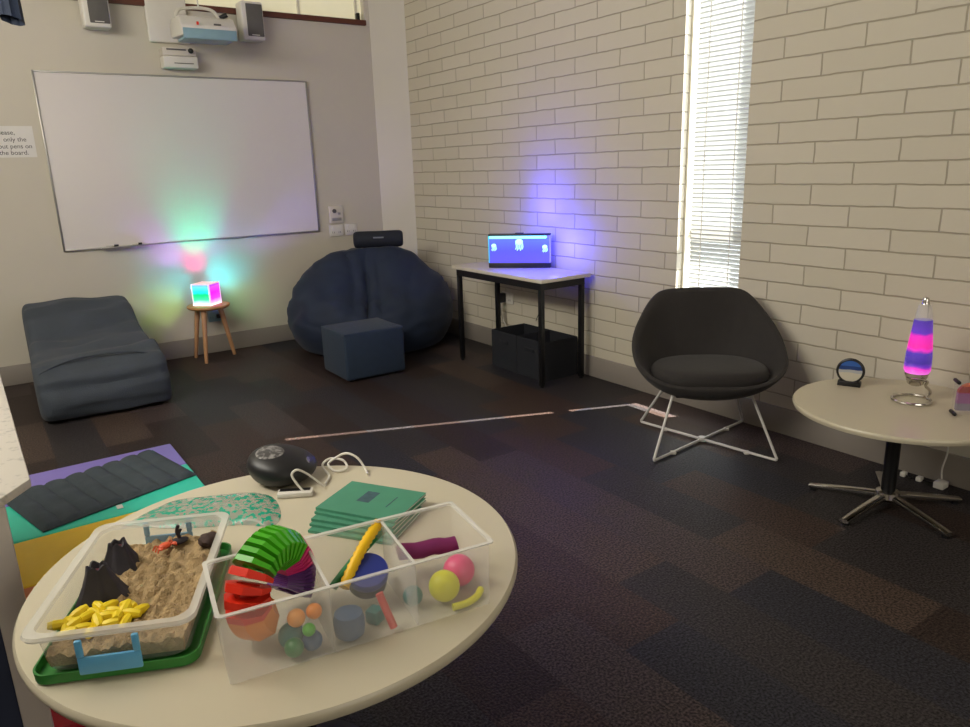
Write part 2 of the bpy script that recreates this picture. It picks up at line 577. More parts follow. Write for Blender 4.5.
# left wall and front wall, their openings added to house the fill lamps
w = MB()
w.box(XL - 0.2, XL, YF, YB, 0, 2.36)
w.box(XL - 0.2, XL, YF, 1.15, 2.36, ZC)
w.box(XL - 0.2, XL, 5.95, YB, 2.36, ZC)
w.box(XL - 0.2, XL, 1.15, 5.95, 3.08, ZC)
struct(w.build('wall_left', 'paint', smooth=False), 'cream wall outside the left of the picture', 'wall')
w = MB()
w.box(XL, 0, YF - 0.2, YF, 0, 1.05)
w.box(XL, 0, YF - 0.2, YF, 2.45, ZC)
w.box(XL, -3.65, YF - 0.2, YF, 1.05, 2.45)
w.box(-0.95, 0, YF - 0.2, YF, 1.05, 2.45)
struct(w.build('wall_front', 'paint', smooth=False), 'cream wall behind the viewer', 'wall')
f = MB()
for y0 in (1.15, 2.33, 3.52, 4.70, 5.89):
    f.box(XL - 0.14, XL - 0.08, y0, y0 + 0.06, 2.36, 3.08)
f.box(XL - 0.14, XL - 0.08, 1.15, 5.95, 2.36, 2.42).box(XL - 0.14, XL - 0.08, 1.15, 5.95, 3.02, 3.08)
wn = struct(f.build('fill_window_side', 'window_white', smooth=False), 'added high window row for fill light in the left wall', 'window')  # unseen frame, added around the side fill lamp
MB().box(XL - 0.115, XL - 0.11, 1.2, 5.9, 2.4, 3.04).build('pane', 'clerestory', wn, smooth=False)
f = MB()
for x0 in (-3.65, -2.33, -1.01):
    f.box(x0, x0 + 0.06, YF - 0.14, YF - 0.08, 1.05, 2.45)
f.box(-3.65, -0.95, YF - 0.14, YF - 0.08, 1.05, 1.11).box(-3.65, -0.95, YF - 0.14, YF - 0.08, 2.39, 2.45)
wn = struct(f.build('fill_window_rear', 'window_white', smooth=False), 'added wide window for fill light behind the viewer', 'window')  # unseen frame, added around the rear fill lamp
MB().box(-3.62, -0.98, YF - 0.115, YF - 0.11, 1.08, 2.42).build('pane', 'clerestory', wn, smooth=False)
# corner column (splayed corner), skirtings, timber rail
struct(MB().prism([(-0.225, YB), (0.0, 5.99), (0.0, YB)], 0, ZC).build('trim_1', 'pillar', smooth=False), 'splayed cream corner column between the walls', 'column')
b = MB().box(XL, -0.215, YB - 0.014, YB, 0, 0.147, 0.004)
struct(b.build('baseboard_back', 'skirting'), 'grey skirting along the whiteboard wall', 'skirting')
b = MB().box(-0.014, 0, YF, 6.0, 0, 0.147, 0.004)
struct(b.build('baseboard_right', 'skirting'), 'grey skirting along the brick wall', 'skirting')
struct(MB().box(XL, -0.27, YB - 0.03, YB + 0.1, 2.665, 2.707, 0.004).build('trim_2', 'timber_dark'), 'dark brown timber rail above the whiteboard wall', 'trim')
cl = struct(MB().box(XL, -0.27, YB + 0.06, YB + 0.075, 2.707, ZC).build('window_2', 'clerestory', smooth=False), 'pale frosted clerestory pane above the timber rail', 'window')
f = MB()
for x0 in (-4.2, -3.35, -2.5, -1.32, -0.86, -0.335):
    f.box(x0, x0 + 0.022, YB + 0.045, YB + 0.062, 2.707, ZC)
f.build('mullion', 'window_white', cl, smooth=False)
MB().box(-0.345, -0.315, YB - 0.01, YB + 0.03, 2.707, 2.765, 0.006).build('latch', 'black_metal', cl)
struct(MB().box(-0.27, -0.2, YB, YB + 0.2, 2.665, ZC).build('trim_3', 'pillar', smooth=False), 'cream post beside the clerestory', 'trim')

# slit window: frame, transom, glass
f = MB()
f.box(0.05, 0.2, WY1 - 0.014, WY1, WZ0, WZ1)
f.box(0.12, 0.2, WY0, WY0 + 0.03, WZ0, WZ1)
f.box(0.12, 0.2, WY0, WY1, WZ1 - 0.04, WZ1)
f.box(0.0, 0.2, WY0, WY1, WZ0 - 0.01, WZ0 + 0.015)
wn = struct(f.build('window_1', 'window_white', smooth=False), 'tall slit window in the brick wall', 'window')
MB().box(0.10, 0.15, WY0, WY1 - 0.014, 0.99, 1.055).build('transom', mat('transom_paint', (120, 104, 84), 0.5), wn, smooth=False)
MB().box(0.165, 0.169, WY0 + 0.02, WY1 - 0.014, WZ0, WZ1).build('pane', 'glass', wn, smooth=False)

# venetian blind
vb = thing('venetian_blind', 'white venetian blind covering the slit window in the brick wall', 'blind', (0.05, 2.68, 0.45))
BY0, BY1 = WY0 - 2.68 + 0.006, 2.846 - 2.68
sl = MB()
nz_ = 98
tilt = math.radians(-68)
for i in range(nz_):
    zc = 0.03 + i * 0.0258
    hw = 0.0142
    prof = []
    for t in (-1, -0.4, 0.4, 1):
        c_ = 0.0016 * (1 - t * t)
        prof.append((t * hw * math.cos(tilt) - c_ * math.sin(tilt), t * hw * math.sin(tilt) + c_ * math.cos(tilt)))
    prev = None
    for (px, pz) in prof:
        a_, b_ = sl.bm.verts.new((px, BY0, zc + pz)), sl.bm.verts.new((px, BY1, zc + pz))
        if prev: sl.bm.faces.new((prev[0], prev[1], b_, a_))
        prev = (a_, b_)
sl.build('slats', 'blind', vb)
MB().box(-0.016, 0.016, BY0, BY1, 0.0, 0.014, 0.003).build('bottom_rail', 'white_plastic', vb)
MB().box(-0.02, 0.02, BY0, BY1, 2.57, 2.605, 0.003).build('head_rail', 'white_plastic', vb)
for yy in (BY0 + 0.09, BY1 - 0.09):
    MB().cyl((-0.019, yy, 0.01), (-0.019, yy, 2.58), 0.0022, n=6).build('ladder_cord', 'white_plastic', vb)

# ------------------------------------------------------------------ whiteboard wall
wb = thing('whiteboard', 'large blank whiteboard with thin metal frame on the cream wall', 'whiteboard', (-1.866, YB, 0.935))
MB().box(-0.995, 0.995, -0.018, -0.002, 0.005, 1.25).build('board', 'board', wb, smooth=False)
fr = MB()
fr.box(-1.003, -0.99, -0.024, -0.001, 0, 1.256, 0.002).box(0.99, 1.003, -0.024, -0.001, 0, 1.256, 0.002)
fr.box(-0.99, 0.99, -0.024, -0.001, 1.244, 1.256, 0.002).box(-0.99, 0.99, -0.024, -0.001, 0, 0.012, 0.002)
fr.build('frame', 'alu', wb)
MB().box(-0.75, -0.42, -0.066, -0.02, 0.001, 0.012, 0.003).build('pen_tray', 'alu', wb)
for (x0, ln, lab) in ((-2.585, 0.085, 'black marker pen at the left end of the whiteboard tray'), (-2.405, 0.07, 'short black marker pen at the right end of the whiteboard tray')):
    t = thing('marker_pen', lab, 'pen', (x0, YB - 0.046, 0.955), 0, 'marker pens on the whiteboard tray')
    MB().cyl((0, 0, 0), (ln * 0.62, 0, 0), 0.0075, n=12, bev=0.002).build('barrel', 'white_plastic', t)
    MB().cyl((ln * 0.62, 0, 0), (ln, 0, 0), 0.0082, n=12, bev=0.002).build('cap', 'black_plastic', t)

t = thing('paper_sign', 'small white printed notice taped to wall left of the whiteboard', 'sign', (-3.03, YB, 1.61))
MB().prism([(-0.17, -0.003), (0.107, -0.003), (0.107, -0.001), (-0.17, -0.001)], 0, 0.21).build('sheet', 'paper', t, smooth=False)
for body, x, z in (('Please,', -0.118, 0.153), ('r  only the', -0.12, 0.107), ('out pens on', -0.117, 0.061), ('the board.', -0.117, 0.018)):
    text_mesh('lettering', body, 0.042, 'ink', t, (x, -0.0036, z), (PI / 2, 0, 0))

# speakers
for x, lab in ((-2.42, 'pale wall speaker with grey grille, left of the projector'), (-1.315, 'pale wall speaker with grey grille, right of the projector')):
    t = thing('wall_speaker', lab, 'speaker', (x, YB, 2.46 if x > -2 else 2.472), 0, 'wall speakers beside the projector')
    MB().box(-0.088, 0.088, -0.16, -0.03, 0, 0.28, 0.016, 3).build('cabinet', 'white_plastic', t)
    MB().box(-0.05, 0.078, -0.168, -0.158, 0.028, 0.262, 0.006).build('grille', 'grey_grille', t)
    MB().box(-0.03, 0.03, -0.032, -0.001, 0.08, 0.2, 0.004).build('bracket', 'cream_plastic', t)
    MB().box(-0.02, 0.04, -0.1690, -0.1675, 0.034, 0.040).build('name_strip', 'white_plastic', t, smooth=False)

# projector
pj = thing('projector', 'white short-throw projector mounted on wall above the whiteboard', 'projector', (-1.745, YB, 2.27))
MB().box(-0.325, -0.03, -0.034, -0.001, 0.15, 0.62, 0.012, 3).build('wall_plate', 'white_plastic', pj)
MB().box(-0.12, 0.12, -0.26, -0.03, 0.27, 0.31, 0.008).build('arm', 'white_plastic', pj)
bd = MB()
prof = [(-0.50, 0.135), (-0.18, 0.155), (-0.18, 0.25), (-0.24, 0.285), (-0.44, 0.275), (-0.505, 0.20)]
mx = Matrix(((0, 0, 1, 0), (1, 0, 0, 0), (0, 1, 0, 0), (0, 0, 0, 1)))
bd.prism(prof, -0.205, 0.185, 0.014, mx)
bd.build('body', 'white_plastic', pj)
MB().box(-0.198, 0.178, -0.512, -0.498, 0.115, 0.185, 0.006).build('lens_cover', 'bluish_plastic', pj)
MB().box(-0.185, 0.165, -0.49, -0.28, 0.118, 0.139, 0.005).build('underside_panel', 'bluish_plastic', pj)
MB().box(0.02, 0.07, -0.513, -0.505, 0.212, 0.222).build('badge', 'grey_grille', pj, smooth=False)
MB().box(-0.10, -0.085, -0.5125, -0.505, 0.208, 0.228).build('button', 'red', pj, smooth=False)
MB().tube(spline([(-0.2, -0.36, 0.27), (-0.16, -0.34, 0.33), (-0.02, -0.32, 0.355), (0.08, -0.32, 0.34), (0.12, -0.33, 0.28)]), 0.012, 8).build('cable', 'cable_white', pj)
MB().cyl((0.10, -0.40, 0.283), (0.15, -0.42, 0.305), 0.016, n=10).build('cable_plug', 'black_plastic', pj)
MB().cyl((-0.02, -0.32, 0.35), (-0.02, -0.24, 0.62), 0.006, n=8).build('hanging_cable', 'cable_white', pj)
rb = thing('receiver_box', 'small white sensor box on the wall just beneath the projector', 'sensor', (-1.885, YB, 2.235))
MB().box(-0.125, 0.125, -0.12, -0.001, 0, 0.085, 0.01).build('case', 'white_plastic', rb)
MB().box(-0.12, 0.12, -0.10, -0.001, 0.088, 0.145, 0.006).build('bracket', 'cream_plastic', rb)
MB().ball((0.082, -0.112, 0.125), 0.02, 14).build('lens', 'black_plastic', rb)
MB().box(-0.09, 0.05, -0.105, -0.099, 0.126, 0.136).build('slot', 'grey_grille', rb, smooth=False)
MB().box(-0.05, 0.09, -0.1225, -0.1195, 0.030, 0.036).build('badge', 'grey_grille', rb, smooth=False)

# wall controls and outlets
t = thing('wall_control', 'grey wall control panel above the outlets right of the whiteboard', 'switch', (-0.692, YB, 1.0))
MB().box(-0.065, 0.065, -0.022, -0.001, 0, 0.15, 0.006).build('plate', 'cream_plastic', t)
MB().cyl((-0.02, -0.02, 0.105), (-0.02, -0.034, 0.105), 0.018, n=16).build('knob', 'grey_grille', t)
MB().box(-0.045, 0.045, -0.026, -0.021, 0.018, 0.045, 0.003).build('label_plate', 'alu', t)
MB().box(0.015, 0.04, -0.026, -0.021, 0.07, 0.09, 0.002).build('button', 'alu', t)
def outlet(loc, rotz, lab, wdt=0.116, h=0.074, group=None, mt='white_plastic'):
    t = thing('power_outlet', lab, 'outlet', loc, rotz, 'wall power outlets')
    MB().box(-wdt / 2, wdt / 2, -0.014, -0.001, 0, h, 0.004).build('plate', mt, t)
    for s_ in (-1, 1):
        MB().box(s_ * 0.03 - 0.006, s_ * 0.03 + 0.006, -0.019, -0.0135, h * 0.6, h * 0.86, 0.002).build('switch', mt, t)
        k = MB()
        for dx in (-0.008, 0.008): k.box(s_ * 0.03 + dx - 0.0015, s_ * 0.03 + dx + 0.0015, -0.0150, -0.0138, h * 0.25, h * 0.42)
        k.build('socket_slots', 'black_plastic', t, smooth=False)
    return t
outlet((-0.70, YB, 0.882), 0, 'blank-looking wide outlet plate directly below the grey control panel', 0.132, 0.10)
outlet((-0.556, YB, 0.884), 0, 'white power outlet to the right of plate under the control panel', 0.116, 0.098)
t = outlet((-1.85, YB, 0.262), 0, 'power outlet on the wall behind the wooden stool', 0.116, 0.105, mt='bluish_plastic')
MB().box(0.008, 0.05, -0.05, -0.015, 0.03, 0.062, 0.006).build('plug', 'black_plastic', t)
t = outlet((0, 4.58, 0.39), -PI / 2, 'power outlet on the brick wall beneath the desk, with plugs', 0.14, 0.09)
MB().box(-0.062, -0.012, -0.075, -0.015, 0.01, 0.085, 0.008).build('plug', 'black_plastic', t)
MB().tube(spline([(-0.035, -0.06, 0.01), (-0.03, -0.05, -0.1), (0.02, -0.04, -0.2), (-0.02, -0.03, -0.3), (0.03, -0.02, -0.34)]), 0.0035, 6).build('cord', 'cable_white', t)
c = MB().tube(spline([(-0.012, 4.16, 0.70), (-0.012, 4.18, 0.55), (-0.012, 4.13, 0.44), (-0.012, 4.19, 0.36), (-0.03, 4.2, 0.31), (-0.05, 4.16, 0.345)]), 0.003, 6).build('lamp_cord', 'black_plastic')
tag(c, 'thin dark cord hanging against brick wall under the desk', 'cord')

# navy fabric hanging at top left
h_ = MB()
h_.grid(24, 14, lambda u, v: ((0.036 + 0.016 * (1 - v / 13) + 0.005 * math.sin(u * 1.6)) * math.cos(2 * PI * u / 24) + 0.012 * (1 - v / 13),
                              (0.034 + 0.005 * math.cos(u * 2.1)) * math.sin(2 * PI * u / 24),
                              v / 13 * 0.93 + (0.02 * math.cos(2 * PI * u / 24 + 2.4) if v == 0 else 0)), True)
o = h_.build('hanging_cloth', 'navy_fabric', loc=(-3.077, 4.5, 2.212))
tag(o, 'dark navy cloth hanging from above at the top left corner', 'cloth')

# ------------------------------------------------------------------ soft seats by the wall
def wrinkle(p, amp, sc, seed=0.0):
    return noise.noise(Vector((p[0] * sc + seed, p[1] * sc - seed, p[2] * sc + 2 * seed))) * amp

# lounger beanbag : swept side profile
def lounger():
    t = thing('lounger_beanbag', 'slate grey lounger beanbag with tall back against the whiteboard wall', 'beanbag', (-2.875, 5.46, 0), math.radians(0))
    # closed side outline (y, z): y forward negative
    out = [(-0.50, 0.035), (-0.535, 0.10), (-0.54, 0.20), (-0.50, 0.295), (-0.42, 0.345), (-0.30, 0.375), (-0.12, 0.385), (0.05, 0.42), (0.20, 0.485), (0.36, 0.565), (0.47, 0.61),
           (0.545, 0.615), (0.59, 0.56), (0.60, 0.42), (0.585, 0.2), (0.56, 0.06), (0.50, 0.01), (0.1, 0.0), (-0.25, 0.0), (-0.44, 0.008)]
    pts = spline([(0, a, b_) for a, b_ in out] + [(0, out[0][0], out[0][1])], 4)[:-1]
    n = len(pts)
    cy, cz = 0.05, 0.24
    cols = [(-1.0, 0.74), (-0.985, 0.86), (-0.94, 0.95), (-0.85, 0.99), (-0.6, 1.0), (-0.3, 1.005), (0, 1.01), (0.3, 1.005), (0.6, 1.0), (0.85, 0.99), (0.94, 0.95), (0.985, 0.86), (1.0, 0.74)]
    g = MB()
    def f(u, v):
        s_, k = cols[v]
        p_ = pts[u]
        y, z = cy + (p_.y - cy) * k, cz + (p_.z - cz) * k
        half = 0.345 + 0.045 * max(0, min(1, (0.2 - y) / 0.7))      # wider towards the front
        x = s_ * half
        d = wrinkle((x, y, z), 0.03, 5.0, 3.1) + wrinkle((x * 0.7, y * 2.2, z * 2.2), 0.028, 8.0, 1.0)
        if z > 0.03:
            z += d
            y += 0.5 * d
        # deep crease between back roll and seat, and below the front lip
        if p_.y < -0.38: y += 0.035 * math.exp(-((z - 0.215 - 0.02 * s_ * s_) / 0.022) ** 2)
        for (yc, w_, dp) in ((0.16, 0.05, 0.03), (-0.40, 0.035, 0.02), (-0.2, 0.03, 0.02), (0.36, 0.03, 0.014)):
            if p_.z > 0.15: z -= dp * math.exp(-((y - yc - 0.05 * math.sin(s_ * 2)) / w_) ** 2)
        return (x, y, max(z, 0.002))
    rows = g.grid(n, len(cols), f, True)
    g.bm.faces.new(rows[0])
    g.bm.faces.new(rows[-1][::-1])
    g.build('cover', 'slate_fabric', t, subsurf=1)
    pip = MB()
    pip.tube(spline([(-0.35, -0.425, 0.315), (-0.2, -0.40, 0.362), (0.0, -0.385, 0.375), (0.2, -0.40, 0.362), (0.35, -0.425, 0.315)], 8), 0.007, 8)
    pip.build('piping', 'slate_fabric', t)
    hb = MB().grid(14, 6, lambda u, v: ((u / 13 - 0.5) * 0.64, 0.49 + 0.085 * math.sin(v / 5 * PI - 0.4) + 0.006 * math.sin(u * 1.3), 0.585 + 0.06 * math.sin(v / 5 * PI) + 0.006 * math.sin(u * 0.9)))
    return t
lounger()

# wooden stool with three legs
st = thing('wooden_stool', 'round three-legged wooden stool holding the glowing cube lamp', 'stool', (-1.945, 6.0, 0))
MB().lathe([(0, 0.420), (0.145, 0.420), (0.158, 0.426), (0.165, 0.436), (0.163, 0.446), (0.152, 0.450), (0, 0.450)], n=40).build('seat', 'pine', st)
for (fx, fy, tx, ty) in ((-0.105, -0.125, -0.06, -0.07), (-0.12, 0.135, -0.07, 0.08), (0.165, 0.03, 0.09, 0.02)):
    MB().cyl((fx, fy, 0.0), (tx, ty, 0.421), 0.014, 0.021, 16, 0.003).build('leg', 'pine_leg', st)

# glowing cube lamp on the stool
cl = thing('cube_lamp', 'glowing rainbow glass cube lamp standing on the wooden stool', 'lamp', (-1.95, 6.0, 0.451), math.radians(-47))
ca = 0.074
def face_mat(name, stops, axis, strength):
    return stripes_mat(name, stops, axis, 0.0 if axis == 'Z' else -ca, 0.17 if axis == 'Z' else ca, 0.1, strength, 0.02, False)
MB().box(-ca, ca, -ca - 0.004, -ca + 0.004, 0.012, 0.165, 0.002).build('side_glass', face_mat('cube_green_glass', [(0.0, (230, 255, 250)), (0.28, (60, 250, 150)), (0.5, (20, 235, 110)), (0.68, (40, 220, 235)), (1.0, (110, 150, 240))], 'Z', 1.1), cl)
MB().box(ca - 0.004, ca + 0.004, -ca, ca, 0.012, 0.165, 0.002).build('side_glass', face_mat('cube_magenta_glass', [(0.0, (255, 220, 255)), (0.3, (250, 60, 225)), (0.6, (255, 30, 205)), (0.85, (190, 70, 230)), (1.0, (150, 60, 160))], 'Z', 1.1), cl)
MB().box(-ca - 0.004, -ca + 0.004, -ca, ca, 0.012, 0.165, 0.002).build('side_glass', face_mat('cube_cyan_glass', [(0.0, (90, 230, 250)), (1.0, (40, 200, 220))], 'Z', 0.9), cl)
MB().box(-ca, ca, ca - 0.004, ca + 0.004, 0.012, 0.165, 0.002).build('side_glass', face_mat('cube_violet_glass', [(0.0, (160, 110, 250)), (1.0, (250, 80, 190))], 'Z', 0.9), cl)
MB().box(-ca, ca, -ca, ca, 0.163, 0.172, 0.002).build('top_glass', mat('cube_top_glass', (240, 190, 190), 0.15, emit=(250, 190, 190), estr=0.55), cl)
MB().box(-ca - 0.006, ca + 0.006, -ca - 0.006, ca + 0.006, 0.0, 0.013, 0.003).build('base', mat('cube_base_glow', (250, 245, 250), 0.3, emit=(250, 235, 255), estr=0.9), cl)
em_ = mat('cube_edge', (235, 225, 240), 0.2, emit=(230, 215, 245), estr=0.5)
for sx in (-1, 1):
    for sy in (-1, 1):
        MB().box(sx * ca - 0.005, sx * ca + 0.005, sy * ca - 0.005, sy * ca + 0.005, 0.012, 0.172, 0.001).build('edge_strip', em_, cl)
def beam(col, en, tgt, deg, loc, rad=0.035):
    light('cube_lamp_beam', 'SPOT', loc, en, col, tgt, radius=rad, spot=math.radians(deg))
beam((0.05, 1.0, 0.66), 13, (-1.93, YB, 1.16), 66, (-1.93, 5.96, 0.655))
beam((1.0, 0.08, 0.5), 5.0, (-1.96, YB, 0.79), 52, (-1.945, 5.97, 0.645))
beam((0.5, 0.22, 1.0), 7.0, (-2.19, YB, 0.90), 52, (-1.98, 5.98, 0.645))
beam((0.35, 0.25, 1.0), 4.2, (-1.74, YB, 0.95), 46, (-1.89, 5.98, 0.645))
beam((0.03, 0.72, 1.0), 4.6, (-2.12, YB, 0.66), 110, (-2.05, 6.0, 0.58))
beam((0.03, 0.78, 0.95), 4.2, (-1.72, YB, 0.70), 105, (-1.81, 6.0, 0.585))
beam((0.45, 0.9, 0.06), 2.6, (-2.22, YB, 0.47), 84, (-2.06, 6.0, 0.53))
beam((0.3, 1.0, 0.35), 1.2, (-1.60, YB, 0.45), 84, (-1.79, 6.0, 0.53))
beam((0.4, 0.3, 1.0), 14.0, (-1.0, YB, 1.1), 34, (-1.90, 6.03, 0.655))

# big round beanbag in the corner
def beanbag():
    t = thing('round_beanbag', 'large dark navy round beanbag slumped in the corner', 'beanbag', (-0.745, 5.53, 0))
    prof = [(0.0, 0.004), (0.35, 0.004), (0.55, 0.01), (0.62, 0.06), (0.665, 0.16), (0.68, 0.28), (0.66, 0.42), (0.60, 0.55), (0.49, 0.665), (0.375, 0.75), (0.26, 0.797), (0.14, 0.813), (0.0, 0.815)]
    pp = spline([(a, 0, b_) for a, b_ in prof], 4)
    n = 96
    fdir = Vector((-0.44, -0.90, 0)).normalized()
    g = MB()
    def f(u, v):
        r, z = max(pp[v].x, 0), pp[v].z
        a = 2 * PI * u / n
        d = Vector((math.cos(a), math.sin(a), 0))
        fr = max(0.0, d.dot(fdir))
        side = d.dot(Vector((fdir.y, -fdir.x, 0)))
        k = max(0.0, (z - 0.12) / 0.7)
        zz = z - 0.34 * k * fr ** 1.5 * min(1, r / 0.38)                    # seat scooped out at the front
        rr = r * (1 - 0.19 * fr ** 1.5)
        up_ = min(1.0, z / 0.3)
        crease = sum(math.exp(-((side * r - c0) / w0) ** 2) * d0 for c0, w0, d0 in ((0.03, 0.022, 0.07), (-0.10 - 0.5 * max(0, 0.6 - z), 0.022, 0.03), (0.16 + 0.5 * max(0, 0.6 - z), 0.022, 0.03), (-0.37, 0.03, 0.018), (0.4, 0.03, 0.018)))
        zz -= crease * (1 if fr > 0.15 else 0.3) * k * min(1, r / 0.2)
        p_ = Vector((d.x * rr, d.y * rr, zz))
        w_ = wrinkle(p_, 0.04, 3.0, 5.0) + wrinkle((p_.x, p_.y, p_.z * 2.4), 0.02, 7.0, 8.0)
        p_ += d * w_ * up_ * min(1, r / 0.2)
        p_.z = max(0.003, p_.z + 0.6 * w_ * up_)
        lim = 0.715
        p_.x = min(p_.x, 0.725)
        p_.y = min(p_.y, 0.68)
        return p_
    g.grid(n, len(pp), f, True)
    g.build('cover', 'navy_fabric', t)
    # piped seam meeting at the gathered top
    g = MB()
    for sgn in (-1, 1):
        pts = []
        for i in range(9):
            q = i / 8
            pts.append((0.02 + sgn * 0.16 * q - 0.1 * q * 0, -0.22 - 0.28 * q, 0.735 - 0.25 * q * q))
    g.bm.free()
beanbag()
t = thing('bolster_pillow', 'small near-black bolster pillow on top of the round beanbag', 'pillow', (-0.625, 5.545, 0.889), math.radians(-28))
g = MB()
pr = spline([(0.0, 0, -0.205), (0.045, 0, -0.205), (0.064, 0, -0.19), (0.069, 0, -0.15), (0.068, 0, 0.0), (0.069, 0, 0.15), (0.064, 0, 0.19), (0.045, 0, 0.205), (0, 0, 0.205)], 5)
g.grid(28, len(pr), lambda u, v: (pr[v].z, max(pr[v].x, 0) * math.cos(2 * PI * u / 28) * 0.9, max(pr[v].x, 0) * math.sin(2 * PI * u / 28)), True)
g.build('cushion', 'dark_bolster', t)
MB().box(-0.04, 0.045, -0.0640, -0.0575, 0.012, 0.024, 0.002).build('label_tab', mat('faded_label', (112, 116, 122), 0.7), t)

# ottoman cube
ot = thing('cube_ottoman', 'square slate blue fabric ottoman in front of the round beanbag', 'ottoman', (-1.185, 4.80, 0), math.radians(-1))
MB().box(-0.235, 0.235, -0.215, 0.215, 0.012, 0.352, 0.022, 3).build('cover', 'ottoman_fabric', ot)
g = MB()
g.tube([(-0.228, -0.208, 0.343), (0.228, -0.208, 0.343), (0.228, 0.208, 0.343), (-0.228, 0.208, 0.343)], 0.0055, 6, closed=True)
g.build('piping', 'ottoman_fabric', ot)
for sx in (-1, 1):
    for sy in (-1, 1): MB().cyl((sx * 0.18, sy * 0.16, 0), (sx * 0.18, sy * 0.16, 0.013), 0.02, n=12).build('glide', 'black_plastic', ot)

# ------------------------------------------------------------------ desk with tank lamp
dk = thing('desk', 'narrow pale-topped desk with black metal legs against the brick wall', 'desk', (-0.255, 4.10, 0))
MB().box(-0.225, 0.205, -0.515, 0.55, 0.710, 0.735, 0.003).build('top', 'desk_top', dk)
fr = MB()
for x0 in (-0.205, 0.153): fr.box(x0, x0 + 0.025, -0.485, 0.515, 0.660, 0.7095)
for y0 in (-0.485, 0.49): fr.box(-0.18, 0.153, y0, y0 + 0.025, 0.660, 0.7095)
fr.build('frame', 'black_metal', dk, smooth=False)
for sx in (-0.205, 0.146):
    for sy in (-0.485, 0.483):
        MB().box(sx, sx + 0.032, sy, sy + 0.032, 0.012, 0.660, 0.003).build('leg', 'black_metal', dk)
        MB().cyl((sx + 0.016, sy + 0.016, 0), (sx + 0.016, sy + 0.016, 0.013), 0.014, n=12).build('foot', 'black_plastic', dk)

tk = thing('aquarium_lamp', 'blue-glowing aquarium lamp with black base standing on the desk', 'lamp', (-0.222, 4.145, 0.736), math.atan2(-0.336, 0.303))
# local +x runs along the front, local -y looks into the room
HWD, DPT = 0.225, 0.05
MB().box(-HWD, HWD, 0.0, DPT, 0.0, 0.036, 0.003).build('base', 'black_plastic', tk)
MB().box(-HWD, HWD, 0.0, DPT, 0.228, 0.242, 0.003).build('lid', 'black_plastic', tk)
MB().box(-0.03, 0.03, 0.01, 0.04, 0.241, 0.248, 0.002).build('switch', 'black_plastic', tk)
MB().box(-HWD + 0.004, HWD - 0.004, 0.006, DPT - 0.005, 0.036, 0.21).build('water', stripes_mat('lit_blue_water', [(0.0, (92, 84, 236)), (0.5, (84, 84, 242)), (1.0, (90, 110, 250))], 'Z', 0.03, 0.21, 0.2, 0.72, 0.03, False), tk, smooth=False)
MB().box(-HWD + 0.008, HWD - 0.03, 0.003, 0.03, 0.208, 0.226, 0.002).build('light_strip', mat('cyan_light_strip', (150, 235, 250), 0.3, emit=(130, 236, 255), estr=1.3), tk)
fm = mat('lit_white_fish', (190, 240, 250), 0.4, emit=(170, 235, 255), estr=0.9)
def jelly(x, z, s_):
    g = MB()
    g.ball((x, 0.004, z), s_, 14, (1, 0.3, 0.75))
    for i in range(5):
        xx = x + (i - 2) * s_ * 0.42
        g.tube(spline([(xx, 0.003, z - 0.3 * s_), (xx + 0.004, 0.003, z - 1.2 * s_), (xx - 0.003, 0.003, z - (1.9 + 0.3 * (i % 2)) * s_)], 5), s_ * 0.12, 6)
    return g
jelly(0.0, 0.185, 0.028).build('jellyfish', fm, tk)
jelly(-0.185, 0.160, 0.018).build('jellyfish', fm, tk)
jelly(0.185, 0.150, 0.018).build('jellyfish', fm, tk)
MB().box(-HWD, -HWD + 0.006, 0.001, DPT - 0.001, 0.036, 0.229).build('side_frame', mat('teal_lit_edge', (60, 190, 200), 0.3, emit=(60, 200, 210), estr=0.5), tk, smooth=False)
MB().box(HWD - 0.006, HWD, 0.001, DPT - 0.001, 0.036, 0.229).build('side_frame', 'clear_rim', tk, smooth=False)
light('aquarium_glow', 'POINT', (-0.20, 4.12, 1.07), 5.0, (0.05, 0.05, 1.0), radius=0.07)
light('aquarium_glow', 'POINT', (-0.13, 3.84, 0.91), 4.6, (0.05, 0.05, 1.0), radius=0.06)
light('aquarium_glow', 'SPOT', (-0.20, 4.10, 1.0), 12.0, (0.06, 0.05, 1.0), (0.0, 4.06, 1.30), radius=0.05, spot=math.radians(95))

# fabric storage cubes under the desk
for (y0, lab) in ((3.765, 'black fabric storage cube under the desk, nearer to the chair'), (4.07, 'black fabric storage cube under the desk, nearer to the beanbag')):
    t = thing('storage_cube', lab, 'storage box', (-0.205, y0 + 0.10, 0), 0, 'black storage cubes under the desk')
    g = MB()
    g.box(-0.155, 0.155, -0.15, 0.15, 0.0, 0.012)
    g.box(-0.155, -0.145, -0.15, 0.15, 0.012, 0.27).box(0.145, 0.155, -0.15, 0.15, 0.012, 0.27)
    g.box(-0.145, 0.145, -0.15, -0.14, 0.012, 0.27).box(-0.145, 0.145, 0.14, 0.15, 0.012, 0.27)
    g.build('box', 'black_fabric', t, smooth=False)
    g = MB().tube([(-0.15, -0.145, 0.272), (0.15, -0.145, 0.272), (0.15, 0.145, 0.272), (-0.15, 0.145, 0.272)], 0.006, 6, closed=True)
    g.build('rim_binding', 'black_fabric', t)
    MB().box(-0.162, -0.1555, -0.05, 0.05, 0.19, 0.215, 0.002).build('handle', 'black_fabric', t)

